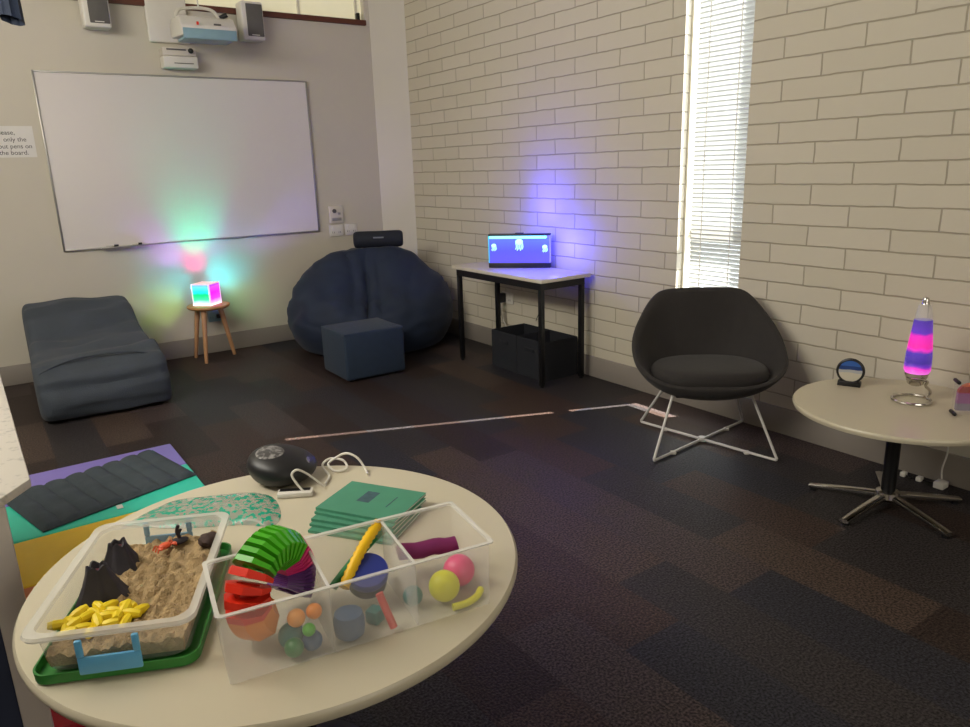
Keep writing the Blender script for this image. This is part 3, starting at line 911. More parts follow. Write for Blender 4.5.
# ------------------------------------------------------------------ tub chair
def tub_chair():
    t = thing('tub_chair', 'charcoal fabric tub chair on a white wire cross base by the window', 'chair', (-0.41, 2.34, 0), -0.6816)
    # local axes: -y = front of the chair, +y = back
    rim = [(0.0, -0.30, 0.375), (0.15, -0.295, 0.374), (0.28, -0.26, 0.395), (0.37, -0.175, 0.445), (0.392, -0.065, 0.515), (0.372, 0.03, 0.60), (0.305, 0.125, 0.705), (0.245, 0.165, 0.765), (0.19, 0.185, 0.783), (0.10, 0.195, 0.787), (0.0, 0.197, 0.788)]
    full = [Vector(p_) for p_ in rim] + [Vector((-p_[0], p_[1], p_[2])) for p_ in rim[-2:0:-1]]
    rs = spline(full + [full[0]], 3)[:-1]
    n = len(rs)
    base = []
    for i in range(n):
        d = Vector((rs[i].x, rs[i].y + 0.05, 0))
        a = math.atan2(d.y, d.x)
        base.append(Vector((0.19 * math.cos(a), 0.18 * math.sin(a) - 0.04, 0.292)))
    g = MB()
    NV = 9
    def outer(u, v):
        q = v / (NV - 1)
        b_, r_ = base[u], rs[u]
        bul = math.sin(q * PI) * 0.022
        d = Vector((r_.x, r_.y + 0.03, 0)).normalized()
        p_ = b_.lerp(r_, q) + d * bul
        p_.z = b_.z + (r_.z - b_.z) * q ** 1.25
        return p_
    go = g.grid(n, NV, outer, True)
    cen = Vector((0, -0.04, 0))
    def inner(u, v):
        q = v / (NV - 1)
        p_ = Vector(outer(u, (NV - 1) * (0.25 + 0.75 * q)))
        d = Vector((p_.x, p_.y + 0.03, 0))
        L_ = d.length
        d.normalize()
        th = 0.042 + 0.012 * (1 - q)
        p_ -= d * th
        if q > 0.98: p_.z -= 0.006
        p_.z = max(p_.z, 0.325)
        return p_
    gi = g.grid(n, NV, inner, True)
    # rounded lip joining the two skins
    lip = []
    for u in range(n):
        a, b_ = go[-1][u].co, gi[-1][u].co
        nv = (a + b_) / 2 + Vector((0, 0, 0.016))
        lip.append(g.bm.verts.new(nv))
    for u in range(n):
        w_ = (u + 1) % n
        g.bm.faces.new((go[-1][u], go[-1][w_], lip[w_], lip[u]))
        g.bm.faces.new((lip[u], lip[w_], gi[-1][w_], gi[-1][u]))
    g.bm.faces.new(go[0][::-1])
    g.bm.faces.new(gi[0])
    g.build('shell', 'charcoal_fabric', t, subsurf=1)
    # seat pad
    g = MB()
    sup = superellipse(0.285, 0.205, 2.7, 48)
    prof = [(0.0, 0.330), (0.9, 0.330), (1.0, 0.352), (1.02, 0.378), (0.99, 0.402), (0.9, 0.416), (0.6, 0.424), (0.0, 0.426)]
    pp = spline([(a, 0, b_) for a, b_ in prof], 3)
    g.grid(48, len(pp), lambda u, v: (sup[u][0] * max(pp[v].x, 0) * (1.0 - 0.12 * (sup[u][1] > 0) * sup[u][1] / 0.205), sup[u][1] * max(pp[v].x, 0) - 0.075, pp[v].z + 0.028), True)
    g.build('seat_pad', 'charcoal_fabric', t)
    # two bent-wire sled pieces crossing at the middle
    F = {k_: Vector(v_) for k_, v_ in {'fl': (-0.30, -0.312, 0.011), 'fr': (0.30, -0.312, 0.011), 'bl': (-0.285, 0.258, 0.013), 'br': (0.285, 0.258, 0.013)}.items()}
    T = {'fl': Vector((-0.185, -0.17, 0.335)), 'fr': Vector((0.185, -0.17, 0.335)), 'bl': Vector((-0.16, 0.06, 0.335)), 'br': Vector((0.16, 0.06, 0.335))}
    for a, b_, dz in (('fl', 'br', 0.0), ('fr', 'bl', 0.0)):
        w = MB()
        A, B = F[a], F[b_]
        d = (B - A).normalized()
        path = [T[a], T[a].lerp(A, 0.5), T[a].lerp(A, 0.90), A + d * 0.006 + Vector((0, 0, 0.006)), A + d * 0.035, A.lerp(B, 0.3), A.lerp(B, 0.5), A.lerp(B, 0.7), B - d * 0.035, B - d * 0.006 + Vector((0, 0, 0.006)), T[b_].lerp(B, 0.90), T[b_].lerp(B, 0.5), T[b_]]
        w.tube(spline(path, 5), 0.007, 10)
        w.build('wire_leg', 'white_metal', t)
        for q in (0.2, 0.8):
            p_ = A.lerp(B, q)
            MB().box(p_.x - 0.013, p_.x + 0.013, p_.y - 0.013, p_.y + 0.013, 0.0, 0.016, 0.003).build('glide', 'white_plastic', t)
    MB().cyl((0, -0.018, 0.001), (0, -0.018, 0.026), 0.02, n=16, bev=0.003).build('centre_joint', 'white_metal', t)
    MB().box(-0.17, 0.17, -0.15, 0.05, 0.284, 0.296, 0.004).build('mount_plate', 'black_metal', t)
    return t
tub_chair()

# ------------------------------------------------------------------ side table by the brick wall
TX, TY = -0.425, 1.355
tb = thing('pedestal_table', 'round cream pedestal table with chrome star base by the brick wall', 'table', (TX, TY, 0))
MB().lathe([(0, 0.424), (0.38, 0.424), (0.398, 0.427), (0.402, 0.437), (0.402, 0.444), (0.397, 0.45), (0, 0.45)], n=80).build('top', 'laminate', tb)
MB().lathe([(0, 0.415), (0.09, 0.415), (0.09, 0.4235), (0, 0.4235)], n=24).build('mount_plate', 'black_metal', tb)
MB().cyl((0, 0, 0.06), (0, 0, 0.415), 0.028, n=28).build('column', 'black_metal', tb)
MB().lathe([(0, 0.034), (0.045, 0.034), (0.052, 0.045), (0.046, 0.068), (0.03, 0.075), (0, 0.075)], n=28).build('hub', 'chrome', tb)
for (ax, ay) in ((-0.489, 1.655), (-0.701, 1.381), (-0.488, 1.094), (-0.133, 1.184), (-0.15, 1.522)):
    a = math.atan2(ay - 1.367, ax + 0.392)
    mx = Matrix.Rotation(a, 4, 'Z')
    g = MB()
    n0 = len(g.bm.verts)
    def leg(u, v):
        q = v / 8
        r_ = 0.03 + 0.28 * q
        hw = 0.021 - 0.003 * q
        zt = 0.062 - 0.034 * q ** 1.2
        zb = 0.036 - 0.024 * q ** 1.2
        ang = 2 * PI * u / 12
        c_, s_ = math.cos(ang), math.sin(ang)
        y = hw * math.copysign(abs(c_) ** 0.7, c_)
        z = (zt + zb) / 2 + (zt - zb) / 2 * math.copysign(abs(s_) ** 0.7, s_)
        return mx @ Vector((r_, y, z))
    rows = g.grid(12, 9, leg, True)
    g.bm.faces.new(rows[0][::-1]); g.bm.faces.new(rows[-1])
    lg = g.build('leg', 'chrome', tb)
    p_ = mx @ Vector((0.292, 0, 0))
    MB().cyl((p_.x, p_.y, 0), (p_.x, p_.y, 0.013), 0.014, n=14).build('foot', 'black_plastic', lg)

# moving sand picture
ms = thing('sand_picture', 'small round black-framed sand picture with blue top on the pedestal table', 'ornament', (-0.315, 1.625, 0.451), math.radians(-68))
g = MB()
g.prism([(-0.047, -0.02), (0.047, -0.02), (0.047, 0.02), (-0.047, 0.02)], 0, 0.021, 0.003)
g.build('base', 'black_plastic', ms)
g = MB()
g.tube([(0.052 * math.cos(2 * PI * i / 40), 0, 0.067 + 0.052 * math.sin(2 * PI * i / 40)) for i in range(40)], 0.0068, 8, closed=True)
g.build('ring', 'black_plastic', ms)
MB().cyl((0, -0.005, 0.067), (0, 0.005, 0.067), 0.048, n=40).build('sand_disc', stripes_mat('sand_layers', [(0.0, (196, 190, 172)), (0.42, (168, 172, 176)), (0.56, (34, 62, 120)), (0.75, (52, 96, 170)), (1.0, (60, 104, 176))], 'Z', 0.019, 0.115, 0.12, 0, 0.012, True), ms, smooth=False)

# lava lamp
lv = thing('lava_lamp', 'lava lamp with pink wax in violet liquid on a curly wire stand', 'lamp', (-0.325, 1.345, 0.451), math.radians(-50))
pts = [Vector((0.072 * math.cos(t_) - 0.008, 0.072 * math.sin(t_) - 0.004, 0.006)) for t_ in [2 * PI * i / 36 * 0.97 + 0.6 for i in range(37)]]
pts += [Vector((0.075, 0.05, 0.02)), Vector((0.06, 0.02, 0.045)), Vector((0.035, -0.01, 0.07)), Vector((0.035, -0.03, 0.09)), Vector((0.02, -0.045, 0.1)),
        Vector((-0.02, -0.035, 0.103)), Vector((-0.035, 0.0, 0.106)), Vector((-0.01, 0.032, 0.109)), Vector((0.025, 0.022, 0.112))]
MB().tube(spline(pts, 3), 0.006, 8).build('wire_stand', 'chrome', lv)
MB().lathe([(0, 0.068), (0.02, 0.068), (0.03, 0.075), (0.045, 0.118), (0.046, 0.124), (0, 0.124)], n=28).build('cup', 'chrome', lv)
zz0, zz1 = 0.124, 0.345
pink, vio = (255, 40, 196), (92, 60, 208)
lm = stripes_mat('lava_liquid', [(0.0, (255, 130, 245)), (0.10, (255, 60, 222)), (0.16, (110, 44, 200)), (0.22, (66, 40, 160)), (0.40, (84, 52, 180)), (0.47, (240, 50, 206)), (0.52, (252, 34, 176)), (0.72, (236, 34, 196)), (0.78, (98, 46, 190)), (1.0, (74, 48, 160))], 'Z', zz0, zz1, 0.12, 0.45, 0.028, False)
MB().lathe([(0, 0.1245), (0.044, 0.1245), (0.0495, 0.135), (0.049, 0.19), (0.044, 0.25), (0.037, 0.31), (0.0335, 0.345), (0, 0.345)], n=36).build('bottle', lm, lv)
MB().lathe([(0.0495, 0.1285), (0.0515, 0.14), (0.0505, 0.19), (0.0455, 0.25), (0.0385, 0.31), (0.0315, 0.372), (0.0245, 0.408), (0.020, 0.412)], n=36).build('glass', 'lamp_glass', lv)
MB().lathe([(0, 0.347), (0.0325, 0.347), (0.0295, 0.372), (0.0215, 0.405), (0.014, 0.408), (0, 0.408)], n=28).build('neck', 'clear', lv)
MB().lathe([(0, 0.408), (0.0145, 0.408), (0.0115, 0.418), (0.0125, 0.428), (0.008, 0.436), (0, 0.438)], n=24).build('cap', 'chrome', lv)
light('lava_glow', 'POINT', (-0.325, 1.345, 0.585), 0.12, (1.0, 0.1, 0.75), radius=0.045)

# liquid timer in an acrylic frame
lt = thing('liquid_timer', 'clear acrylic timer with red and purple liquid at the table edge', 'timer', (-0.352, 1.128, 0.451), math.radians(-50))
MB().box(-0.055, 0.055, -0.018, -0.012, 0.006, 0.14, 0.002).build('front_plate', 'lamp_glass', lt)
MB().box(-0.055, 0.055, 0.012, 0.018, 0.006, 0.14, 0.002).build('back_plate', 'lamp_glass', lt)
g = MB()
arch = [(-0.046, 0.020), (0.046, 0.020), (0.046, 0.088)] + [(0.046 * math.cos(a_), 0.088 + 0.042 * math.sin(a_)) for a_ in [PI * i / 12 for i in range(1, 13)]]
g.prism(arch, -0.010, 0.010, 0.0, Matrix(((1, 0, 0, 0), (0, 0, 1, 0), (0, 1, 0, 0), (0, 0, 0, 1))))
g.build('vessel', stripes_mat('timer_liquid', [(0.0, (120, 110, 128)), (0.25, (138, 76, 132)), (0.62, (150, 46, 110)), (0.66, (150, 30, 16)), (0.88, (216, 96, 40))], 'Z', 0.022, 0.13, 0.15, 0, 0.004), lt)
g = MB()
for sx in (-0.052, 0.052):
    for z_ in (0.008, 0.136):
        lg = MB().cyl((sx, -0.024, z_), (sx, 0.024, z_), 0.0075, n=14, bev=0.002)
        lg.build('corner_stud', 'black_plastic', lt)
g.bm.free()

# white lead and adaptor behind the pedestal table
o = MB().tube(spline([(-0.035, 1.31, 0.418), (-0.03, 1.318, 0.3), (-0.035, 1.30, 0.17), (-0.04, 1.31, 0.08), (-0.055, 1.30, 0.035)]), 0.0035, 6)
o = o.build('power_lead', 'cable_white')
tag(o, 'white power lead hanging behind the pedestal table', 'cord')
t = thing('power_adaptor', 'small white power adaptor on the floor under the pedestal table', 'adaptor', (-0.07, 1.295, 0.0))
MB().box(-0.028, 0.028, -0.022, 0.022, 0.0, 0.03, 0.005).build('case', 'white_plastic', t)
for yy in (0.09, 0.16):
    MB().box(-0.016, 0.016, yy - 0.012, yy + 0.012, 0.0, 0.022, 0.005).build('plug', 'cable_white', t)
MB().tube(spline([(0, 0.02, 0.012), (0.012, 0.05, 0.006), (0, 0.09, 0.008), (-0.012, 0.12, 0.006), (0, 0.15, 0.008)]), 0.003, 6).build('cord', 'black_plastic', t)

# ------------------------------------------------------------------ gym mat, quilt, desk at far left
gm = thing('folding_mat', 'rainbow folding gym mat lying on the floor behind the big round table', 'mat', (-3.32, 3.06, 0))
cols_ = ['vinyl_red', 'vinyl_orange', 'vinyl_yellow', 'vinyl_teal', 'vinyl_purple']
ys = [2.0, 2.43, 2.86, 3.275, 3.70, 4.06]
nm = ['red', 'orange', 'yellow', 'teal', 'purple']
for i in range(5):
    g = MB()
    sl_ = 0.035
    x1 = 0.60 - 0.0 * i
    g.box(-0.58, x1, ys[i] - 3.06 + 0.0015, ys[i + 1] - 3.06 - 0.0015, 0.0, 0.042, 0.009, 3)
    p_ = g.build('panel', cols_[i], gm)
    p_['label'] = nm[i] + ' panel'

q = [Vector((-3.515, 3.79, 0)), Vector((-2.825, 3.99, 0)), Vector((-2.722, 3.505, 0)), Vector((-3.387, 3.295, 0))]
def quilt(u, v, NU=65, NV=33):
    a, b_ = u / (NU - 1), v / (NV - 1)
    p_ = q[3].lerp(q[2], a).lerp(q[0].lerp(q[1], a), b_)
    ch = abs(math.sin(a * PI * 8))
    cr = abs(math.sin(b_ * PI * 3))
    ed_ = min(1, min(a, 1 - a, b_, 1 - b_) * 30)
    z = 0.0455 + 0.004 + ed_ * (0.015 * ch ** 0.55 * (0.8 + 0.2 * cr ** 0.5) + 0.004 * noise.noise(Vector((a * 9, b_ * 6, 1.0))) + 0.004)
    return (p_.x - (-3.12), p_.y - 3.61, z)
g = MB()
gt = g.grid(65, 33, quilt)
gb = g.grid(65, 33, lambda u, v: (quilt(u, v)[0], quilt(u, v)[1], 0.0455))
def rimv(G): return [G[0][u] for u in range(65)] + [G[v][64] for v in range(1, 33)] + [G[32][u] for u in range(63, -1, -1)] + [G[v][0] for v in range(31, 0, -1)]
ra, rb_ = rimv(gt), rimv(gb)
for i in range(len(ra)):
    j = (i + 1) % len(ra)
    g.bm.faces.new((ra[i], ra[j], rb_[j], rb_[i]))
wq = thing('quilted_blanket', 'dark grey quilted weighted blanket lying across the rainbow mat', 'blanket', (-3.12, 3.61, 0))
g.build('quilt', 'quilt', wq)
MB().box(0.02, 0.045, -0.275, -0.235, 0.0455, 0.0475).build('care_tag', 'paper', wq, smooth=False)

wd = thing('white_side_desk', 'worn white desk with cream post and navy panel at the left edge', 'desk', (-3.75, 2.6, 0))
MB().prism([(0.344, -0.585), (0.278, -0.675), (-0.45, -0.72), (-0.45, 0.75), (0.331, 0.75)], 0.716, 0.74, 0.005).build('top', 'worn_white', wd)
MB().box(0.222, 0.283, -0.70 + 0.03, -0.64 + 0.03, 0.0, 0.7155, 0.004).build('leg', 'pinkish_white', wd)
MB().box(-0.42, -0.36, -0.70 + 0.03, -0.64 + 0.03, 0.0, 0.7155, 0.004).build('leg', 'pinkish_white', wd)
for x0 in (-0.42, 0.12):
    MB().box(x0, x0 + 0.06, 1.56 - 0.9, 1.62 - 0.9, 0.0445 if x0 > 0 else 0.0, 0.7155, 0.004).build('leg', 'pinkish_white', wd)
MB().box(-0.36, 0.222, -0.655, -0.635, 0.03, 0.70, 0.003).build('front_panel', 'navy_panel', wd)

# ------------------------------------------------------------------ big round table
RX, RY, RR, RZ = -2.963, 1.496, 0.532, 0.60
bt = thing('round_table', 'large round cream table in front covered with sensory toys', 'table', (RX, RY, 0))
MB().lathe([(0, RZ - 0.027), (RR - 0.02, RZ - 0.027), (RR - 0.004, RZ - 0.024), (RR, RZ - 0.016), (RR, RZ - 0.007), (RR - 0.005, RZ), (0, RZ)], n=120).build('top', 'laminate', bt)
MB().lathe([(0, RZ - 0.036), (0.1, RZ - 0.036), (0.1, RZ - 0.0275), (0, RZ - 0.0275)], n=24).build('mount_plate', 'black_metal', bt)
MB().cyl((0, 0, 0.05), (0, 0, RZ - 0.036), 0.03, n=24).build('column', 'black_metal', bt)
MB().lathe([(0, 0.0), (0.165, 0.0), (0.17, 0.01), (0.06, 0.04), (0.045, 0.06), (0, 0.06)], n=40).build('base', 'black_metal', bt)

E_ = 0.0012
# ---- sand box
SBX, SBY, SBR = -3.2615, 1.472, math.radians(-25)
sb = thing('sand_tray', 'clear clip-lid tub of sand with green base on the round table', 'tub', (SBX, SBY, RZ + E_), SBR)
SW, SD = 0.122, 0.193
def ring(a, b_, e, z, r=0.03):
    out = []
    for cx, cy, a0 in ((a - r, b_ - r, 0), (r - a, b_ - r, PI / 2), (r - a, r - b_, PI), (a - r, r - b_, 3 * PI / 2)):
        for k_ in range(8):
            t_ = a0 + k_ / 7 * PI / 2
            out.append((cx + r * math.cos(t_), cy + r * math.sin(t_), z))
    return out
def shellmesh(rings_, caps=(False, False)):
    g = MB()
    rows = g.grid(len(rings_[0]), len(rings_), lambda u, v: rings_[v][u], True)
    if caps[0]: g.bm.faces.new(rows[0][::-1])
    if caps[1]: g.bm.faces.new(rows[-1])
    return g
shellmesh([ring(SW + 0.012, SD + 0.012, 7, 0.0), ring(SW + 0.017, SD + 0.017, 7, 0.003), ring(SW + 0.018, SD + 0.018, 7, 0.022), ring(SW + 0.015, SD + 0.015, 7, 0.022), ring(SW + 0.014, SD + 0.014, 7, 0.006)], (True, True)).build('base_lid', 'green_lid', sb)
shellmesh([ring(SW - 0.012, SD - 0.012, 7, 0.007), ring(SW - 0.002, SD - 0.002, 7, 0.016), ring(SW + 0.008, SD + 0.008, 7, 0.094)], (True, False)).build('wall_shell', 'frost', sb)
shellmesh([ring(SW + 0.007, SD + 0.007, 7, 0.086), ring(SW + 0.021, SD + 0.021, 7, 0.088), ring(SW + 0.023, SD + 0.023, 7, 0.093), ring(SW + 0.021, SD + 0.021, 7, 0.098), ring(SW + 0.007, SD + 0.007, 7, 0.098)]).build('rim', 'frost_rim', sb)
for sy in (-1, 1):
    g = MB()
    y0 = sy * (SD + 0.022)
    g.box(-0.052, 0.052, min(y0, y0 + sy * 0.007), max(y0, y0 + sy * 0.007), 0.020, 0.054, 0.003)
    g.box(-0.052, -0.04, min(y0, y0 + sy * 0.008), max(y0, y0 + sy * 0.008), 0.054, 0.088, 0.003)
    g.box(0.04, 0.052, min(y0, y0 + sy * 0.008), max(y0, y0 + sy * 0.008), 0.054, 0.088, 0.003)
    g.build('clip', 'blue_clip', sb)
# sand
def sandf(u, v, n=71):
    a, b_ = u / (n - 1) * 2 - 1, v / (n - 1) * 2 - 1
    x, y = a * (SW - 0.006), b_ * (SD - 0.006)
    h = 0.040 + 0.010 * max(0, b_ + 0.5 * a) + 0.007 * noise.noise(Vector((x * 18, y * 18, 0.3)))
    vd = noise.voronoi(Vector((x * 52, y * 52, 0.0)))[0]
    h += 0.022 * max(0, 0.75 - vd[0]) + 0.003 * noise.noise(Vector((x * 140, y * 140, 2.0)))
    return (x, y, max(h, 0.02))
g = MB()
gt = g.grid(71, 71, sandf)
gb = g.grid(71, 71, lambda u, v: (sandf(u, v)[0] * 0.97, sandf(u, v)[1] * 0.97, 0.0175))
def rimn(G, n): return [G[0][u] for u in range(n)] + [G[v][n - 1] for v in range(1, n)] + [G[n - 1][u] for u in range(n - 2, -1, -1)] + [G[v][0] for v in range(n - 2, 0, -1)]
ra, rb_ = rimn(gt, 71), rimn(gb, 71)
for i in range(len(ra)):
    j = (i + 1) % len(ra)
    g.bm.faces.new((ra[i], ra[j], rb_[j], rb_[i]))
sd = g.build('sand', 'sand', loc=(SBX, SBY, RZ + E_), rotz=SBR)
tag(sd, 'clumpy tan play sand filling the clear tub', 'sand', kind='stuff')
def volcano(loc, s_, lab, seed):
    t = thing('toy_volcano', lab, 'toy', loc, seed, 'toy volcanoes in the sand')
    g = MB()
    prof = [(1.0, 0.0), (0.82, 0.22), (0.62, 0.5), (0.45, 0.8), (0.36, 1.0), (0.27, 1.0), (0.2, 0.86), (0.0, 0.82)]
    n = 30
    def f(u, v):
        r, z = prof[v]
        a = 2 * PI * u / n
        k_ = 1 + (0.16 * math.sin(3 * a + seed) + 0.1 * math.sin(7 * a)) * (1 - 0.3 * z)
        jag = 0.06 * math.sin(5 * a + seed) if 3 < v < 6 else 0
        return (0.045 * s_ * r * k_ * math.cos(a), 0.045 * s_ * r * k_ * math.sin(a), 0.066 * s_ * (z + jag))
    g.grid(n, len(prof), f, True)
    g.build('cone', 'volcano', t)
    MB().lathe([(0, 0.054 * s_), (0.011 * s_, 0.056 * s_), (0, 0.060 * s_)], n=12).build('lava_core', mat('dark_red_rubber', (86, 30, 40), 0.6), t)
volcano((-3.282, 1.592, RZ + 0.040), 1.0, 'charcoal toy volcano in the sand tub, further from the front', 0.4)
volcano((-3.335, 1.497, RZ + 0.040), 1.12, 'larger charcoal toy volcano in the sand tub, beside the yellow heap', 1.7)
# yellow pieces
g = MB()
for i in range(22):
    a = i * 2.4
    r = 0.010 + 0.0105 * math.sqrt(i)
    x, y = r * math.cos(a) * 1.25, r * math.sin(a) * 0.75
    z = 0.012 - 0.1 * r + 0.003 * (i % 3)
    d = Vector((math.cos(a * 1.7), math.sin(a * 1.7), 0.25 * math.sin(i))).normalized() * 0.017
    c_ = Vector((x, y, max(z, 0.002)))
    g.tube([c_ - d, c_ - d * 0.4, c_ + d * 0.4, c_ + d], 0.0085, 8, rads=[0.006, 0.0095, 0.0095, 0.006])
o = g.build('yellow_sea_creature', 'yellow', loc=(-3.353, 1.405, RZ + 0.044), rotz=math.radians(-15))
tag(o, 'bright yellow lumpy rubber toy at the front of the sand tub', 'toy')
# crab
cr = thing('toy_crab', 'little orange-red toy crab on the sand near the back', 'toy', (-3.193, 1.590, RZ + 0.062), 0.3)
MB().ball((0, 0, 0.006), 0.012, 16, (1.2, 0.9, 0.55)).build('body', 'orange_red', cr)
for sx in (-1, 1):
    for k_ in range(3):
        MB().tube([(sx * 0.010, -0.006 + 0.006 * k_, 0.006), (sx * 0.017, -0.008 + 0.008 * k_, 0.010), (sx * 0.022, -0.009 + 0.010 * k_, 0.0)], 0.0018, 6).build('leg', 'orange_red', cr)
    MB().ball((sx * 0.016, -0.013, 0.009), 0.005, 10, (1, 1.3, 0.7)).build('claw', 'orange_red', cr)
# dark branch and dark rock
o = MB().tube(spline([(0, 0, 0), (0.002, 0, 0.014), (-0.001, 0.002, 0.028), (0.003, 0.002, 0.042)]), 0.004, 8).ball((0, 0.0, 0.006), 0.012, 12, (1.8, 1, 0.6)).tube([(0, 0, 0.02), (0.008, 0.002, 0.032)], 0.003, 6)
o = o.build('toy_branch', 'volcano', loc=(-3.162, 1.598, RZ + 0.060))
tag(o, 'dark upright toy twig stuck in the sand behind the crab', 'toy')
o = MB()
gg = bmesh.ops.create_icosphere(o.bm, subdivisions=3, radius=0.022)
for v in gg['verts']:
    v.co *= 1 + 0.25 * noise.noise(v.co * 90)
    v.co.z *= 0.7
o = o.build('toy_rock', mat('dark_brown_rubber', (62, 44, 40), 0.8, var=0.3, scale=50), loc=(-3.108, 1.553, RZ + 0.070))
tag(o, 'dark brown toy rock in the back right corner of the sand tub', 'toy')

# ---- divided tray
TA, TB = Vector((-3.194, 1.134)), Vector((-2.697, 1.058))      # front base edge
ang = math.atan2(TB.y - TA.y, TB.x - TA.x)
TL = (TB - TA).length
dt = thing('divided_tray', 'clear three-compartment plastic tray of fidget toys on the round table', 'tray', (TA.x, TA.y, RZ + E_), ang)
TD, TH, FL = 0.190, 0.138, 0.002
def trect(o_, z): return [(-o_, -o_, z), (TL + o_, -o_, z), (TL + o_, TD + o_, z), (-o_, TD + o_, z)]
def rrect(o_, z, r=0.008):
    out = []
    x0, x1, y0, y1 = -o_, TL + o_, -o_, TD + o_
    for cx, cy, a0 in ((x1 - r, y1 - r, 0), (x0 + r, y1 - r, PI / 2), (x0 + r, y0 + r, PI), (x1 - r, y0 + r, 3 * PI / 2)):
        for k_ in range(5):
            a = a0 + k_ / 4 * PI / 2
            out.append((cx + r * math.cos(a), cy + r * math.sin(a), z))
    return out
shellmesh([rrect(0, 0.0), rrect(FL, TH)], (True, False)).build('shell', 'clear', dt, smooth=False)
shellmesh([rrect(FL - 0.001, TH - 0.004), rrect(FL + 0.006, TH - 0.002), rrect(FL + 0.007, TH + 0.001), rrect(FL - 0.001, TH + 0.001)]).build('rim', 'clear_rim', dt)
for q_ in (0.365, 0.69):
    x_ = TL * q_
    g = MB()
    g.box(x_ - 0.0013, x_ + 0.0013, -0.001, TD + 0.001, 0.0015, TH - 0.004)
    g.build('divider', 'clear', dt, smooth=False)
    MB().box(x_ - 0.003, x_ + 0.003, -FL + 0.003, TD + FL - 0.003, TH - 0.006, TH - 0.002, 0.001).build('divider_rim', 'clear_rim', dt)
TM = Matrix.Translation((TA.x, TA.y, RZ + E_)) @ Matrix.Rotation(ang, 4, 'Z')
def intray(x, y, z): return TM @ Vector((x, y, z))

# rainbow spring: stacked hexagonal rings around an arch
sp = thing('rainbow_spring', 'rainbow plastic coil spring arched inside the left compartment of the tray', 'toy', (-3.072, 1.247, RZ + E_ + 0.003))
vx = Vector((0.837, 0.546, 0)).normalized()    # arch plane: across the view
vy = Vector((0, 0, 1))
vd = Vector((-0.546, 0.837, 0)).normalized()
CZ = 0.094
segs = [('orange', 226, 196, 7), ('red', 194, 134, 8), ('green', 125, 42, 9), ('pink', 32, 8, 4), ('purple', 0, -42, 7)]
for cname, a0, a1, cnt in segs:
    g = MB()
    for i in range(cnt):
        a = math.radians(a0 + (a1 - a0) * i / (cnt - 1) + (3 if i % 2 else -3) * (cname == 'red'))
        rad = vx * math.cos(a) + vy * math.sin(a)
        tan = -vx * math.sin(a) + vy * math.cos(a)
        rmid = 0.067
        c_ = vy * CZ + rad * rmid
        n = 8
        th = 0.0034
        ro, ri = 0.045, 0.024
        R_ = []
        for (rr, dt_) in ((ro, -th), (ro, th), (ri, th), (ri, -th)):
            ringv = []
            for k_ in range(n):
                b_ = 2 * PI * (k_ + 0.5) / n
                w_ = rr * (0.92 if k_ % 2 else 1.0)
                off = rad * w_ * math.cos(b_) * 0.95 + vd * w_ * math.sin(b_) * 1.05
                # fan: rings are thicker at the outside of the arch
                fan = 1 + 0.6 * math.cos(b_)
                ringv.append(g.bm.verts.new(c_ + off + tan * dt_ * fan))
            R_.append(ringv)
        for j in range(4):
            A, B = R_[j], R_[(j + 1) % 4]
            for k_ in range(n):
                w2 = (k_ + 1) % n
                g.bm.faces.new((A[k_], A[w2], B[w2], B[k_]))
        mn = min(v.co.z for v in g.bm.verts)
    for v in g.bm.verts:
        if v.co.z < 0.0: v.co.z *= 0.02
    p_ = g.build('coil', cname, sp, smooth=False)
    p_['label'] = cname + ' coil'

def ball(name, c_, r, mt, lab, cat='ball', sc=(1, 1, 1)):
    o = MB().ball((0, 0, 0), r, 24, sc).build(name, mt, loc=c_)
    return tag(o, lab, cat, 'squeeze balls in the divided tray')
ball('squeeze_ball', intray(0.118, 0.050, 0.0275), 0.024, 'teal_rubber', 'teal squeeze ball low in the left compartment behind the front wall')
ball('squeeze_ball', intray(0.128, 0.038, 0.068), 0.0165, 'peach', 'peach squeeze ball beside the teal ball in the left compartment')
ball('squeeze_ball', intray(0.160, 0.034, 0.074), 0.0145, 'orange', 'small orange squeeze ball by the first divider of the tray')
ball('squeeze_ball', intray(0.116, 0.022, 0.0205), 0.0175, 'deep_green', 'dark green squeeze ball against the front wall of the tray')
ball('squeeze_ball', intray(0.150, 0.026, 0.0215), 0.0185, 'slate_blue', 'slate blue squeeze ball beside the dark green ball')
ball('squeeze_ball', intray(0.145, 0.020, 0.049), 0.012, 'green', 'tiny lime squeeze ball resting on the two front balls')
# middle compartment
t = thing('putty_tin', 'royal blue round putty tin leaning in the middle compartment', 'tin', intray(0.290, 0.128, 0.056))
mx = Matrix.Rotation(math.radians(24), 4, 'X') @ Matrix.Rotation(math.radians(-8), 4, 'Y')
g = MB().lathe([(0, -0.022), (0.037, -0.022), (0.039, -0.020), (0.039, 0.004), (0, 0.004)], n=36)
for v in g.bm.verts: v.co = mx @ v.co
g.build('pot', mat('dark_blue_plastic', (22, 26, 54), 0.4), t)
g = MB().lathe([(0.034, 0.0045), (0.041, 0.0045), (0.042, 0.007), (0.042, 0.02), (0.040, 0.023), (0, 0.0235)], n=36)
for v in g.bm.verts: v.co = mx @ v.co
g.build('lid', 'royal_blue', t)
g = MB()
pA, pB = Vector((-2.945, 1.205, 0.660)), Vector((-2.824, 1.282, 0.728))
g.tube([pA.lerp(pB, i / 24) + Vector((0, 0, 0.010 * math.sin(i / 24 * PI))) for i in range(25)], 0.011, 12, rads=[0.0108 + 0.0011 * math.cos(i * PI) for i in range(25)])
tag(g.build('stretchy_stick', 'stick_yellow'), 'ribbed yellow stretchy stick leaning out of the middle compartment', 'toy', 'stretchy sticks in the divided tray')
g = MB()
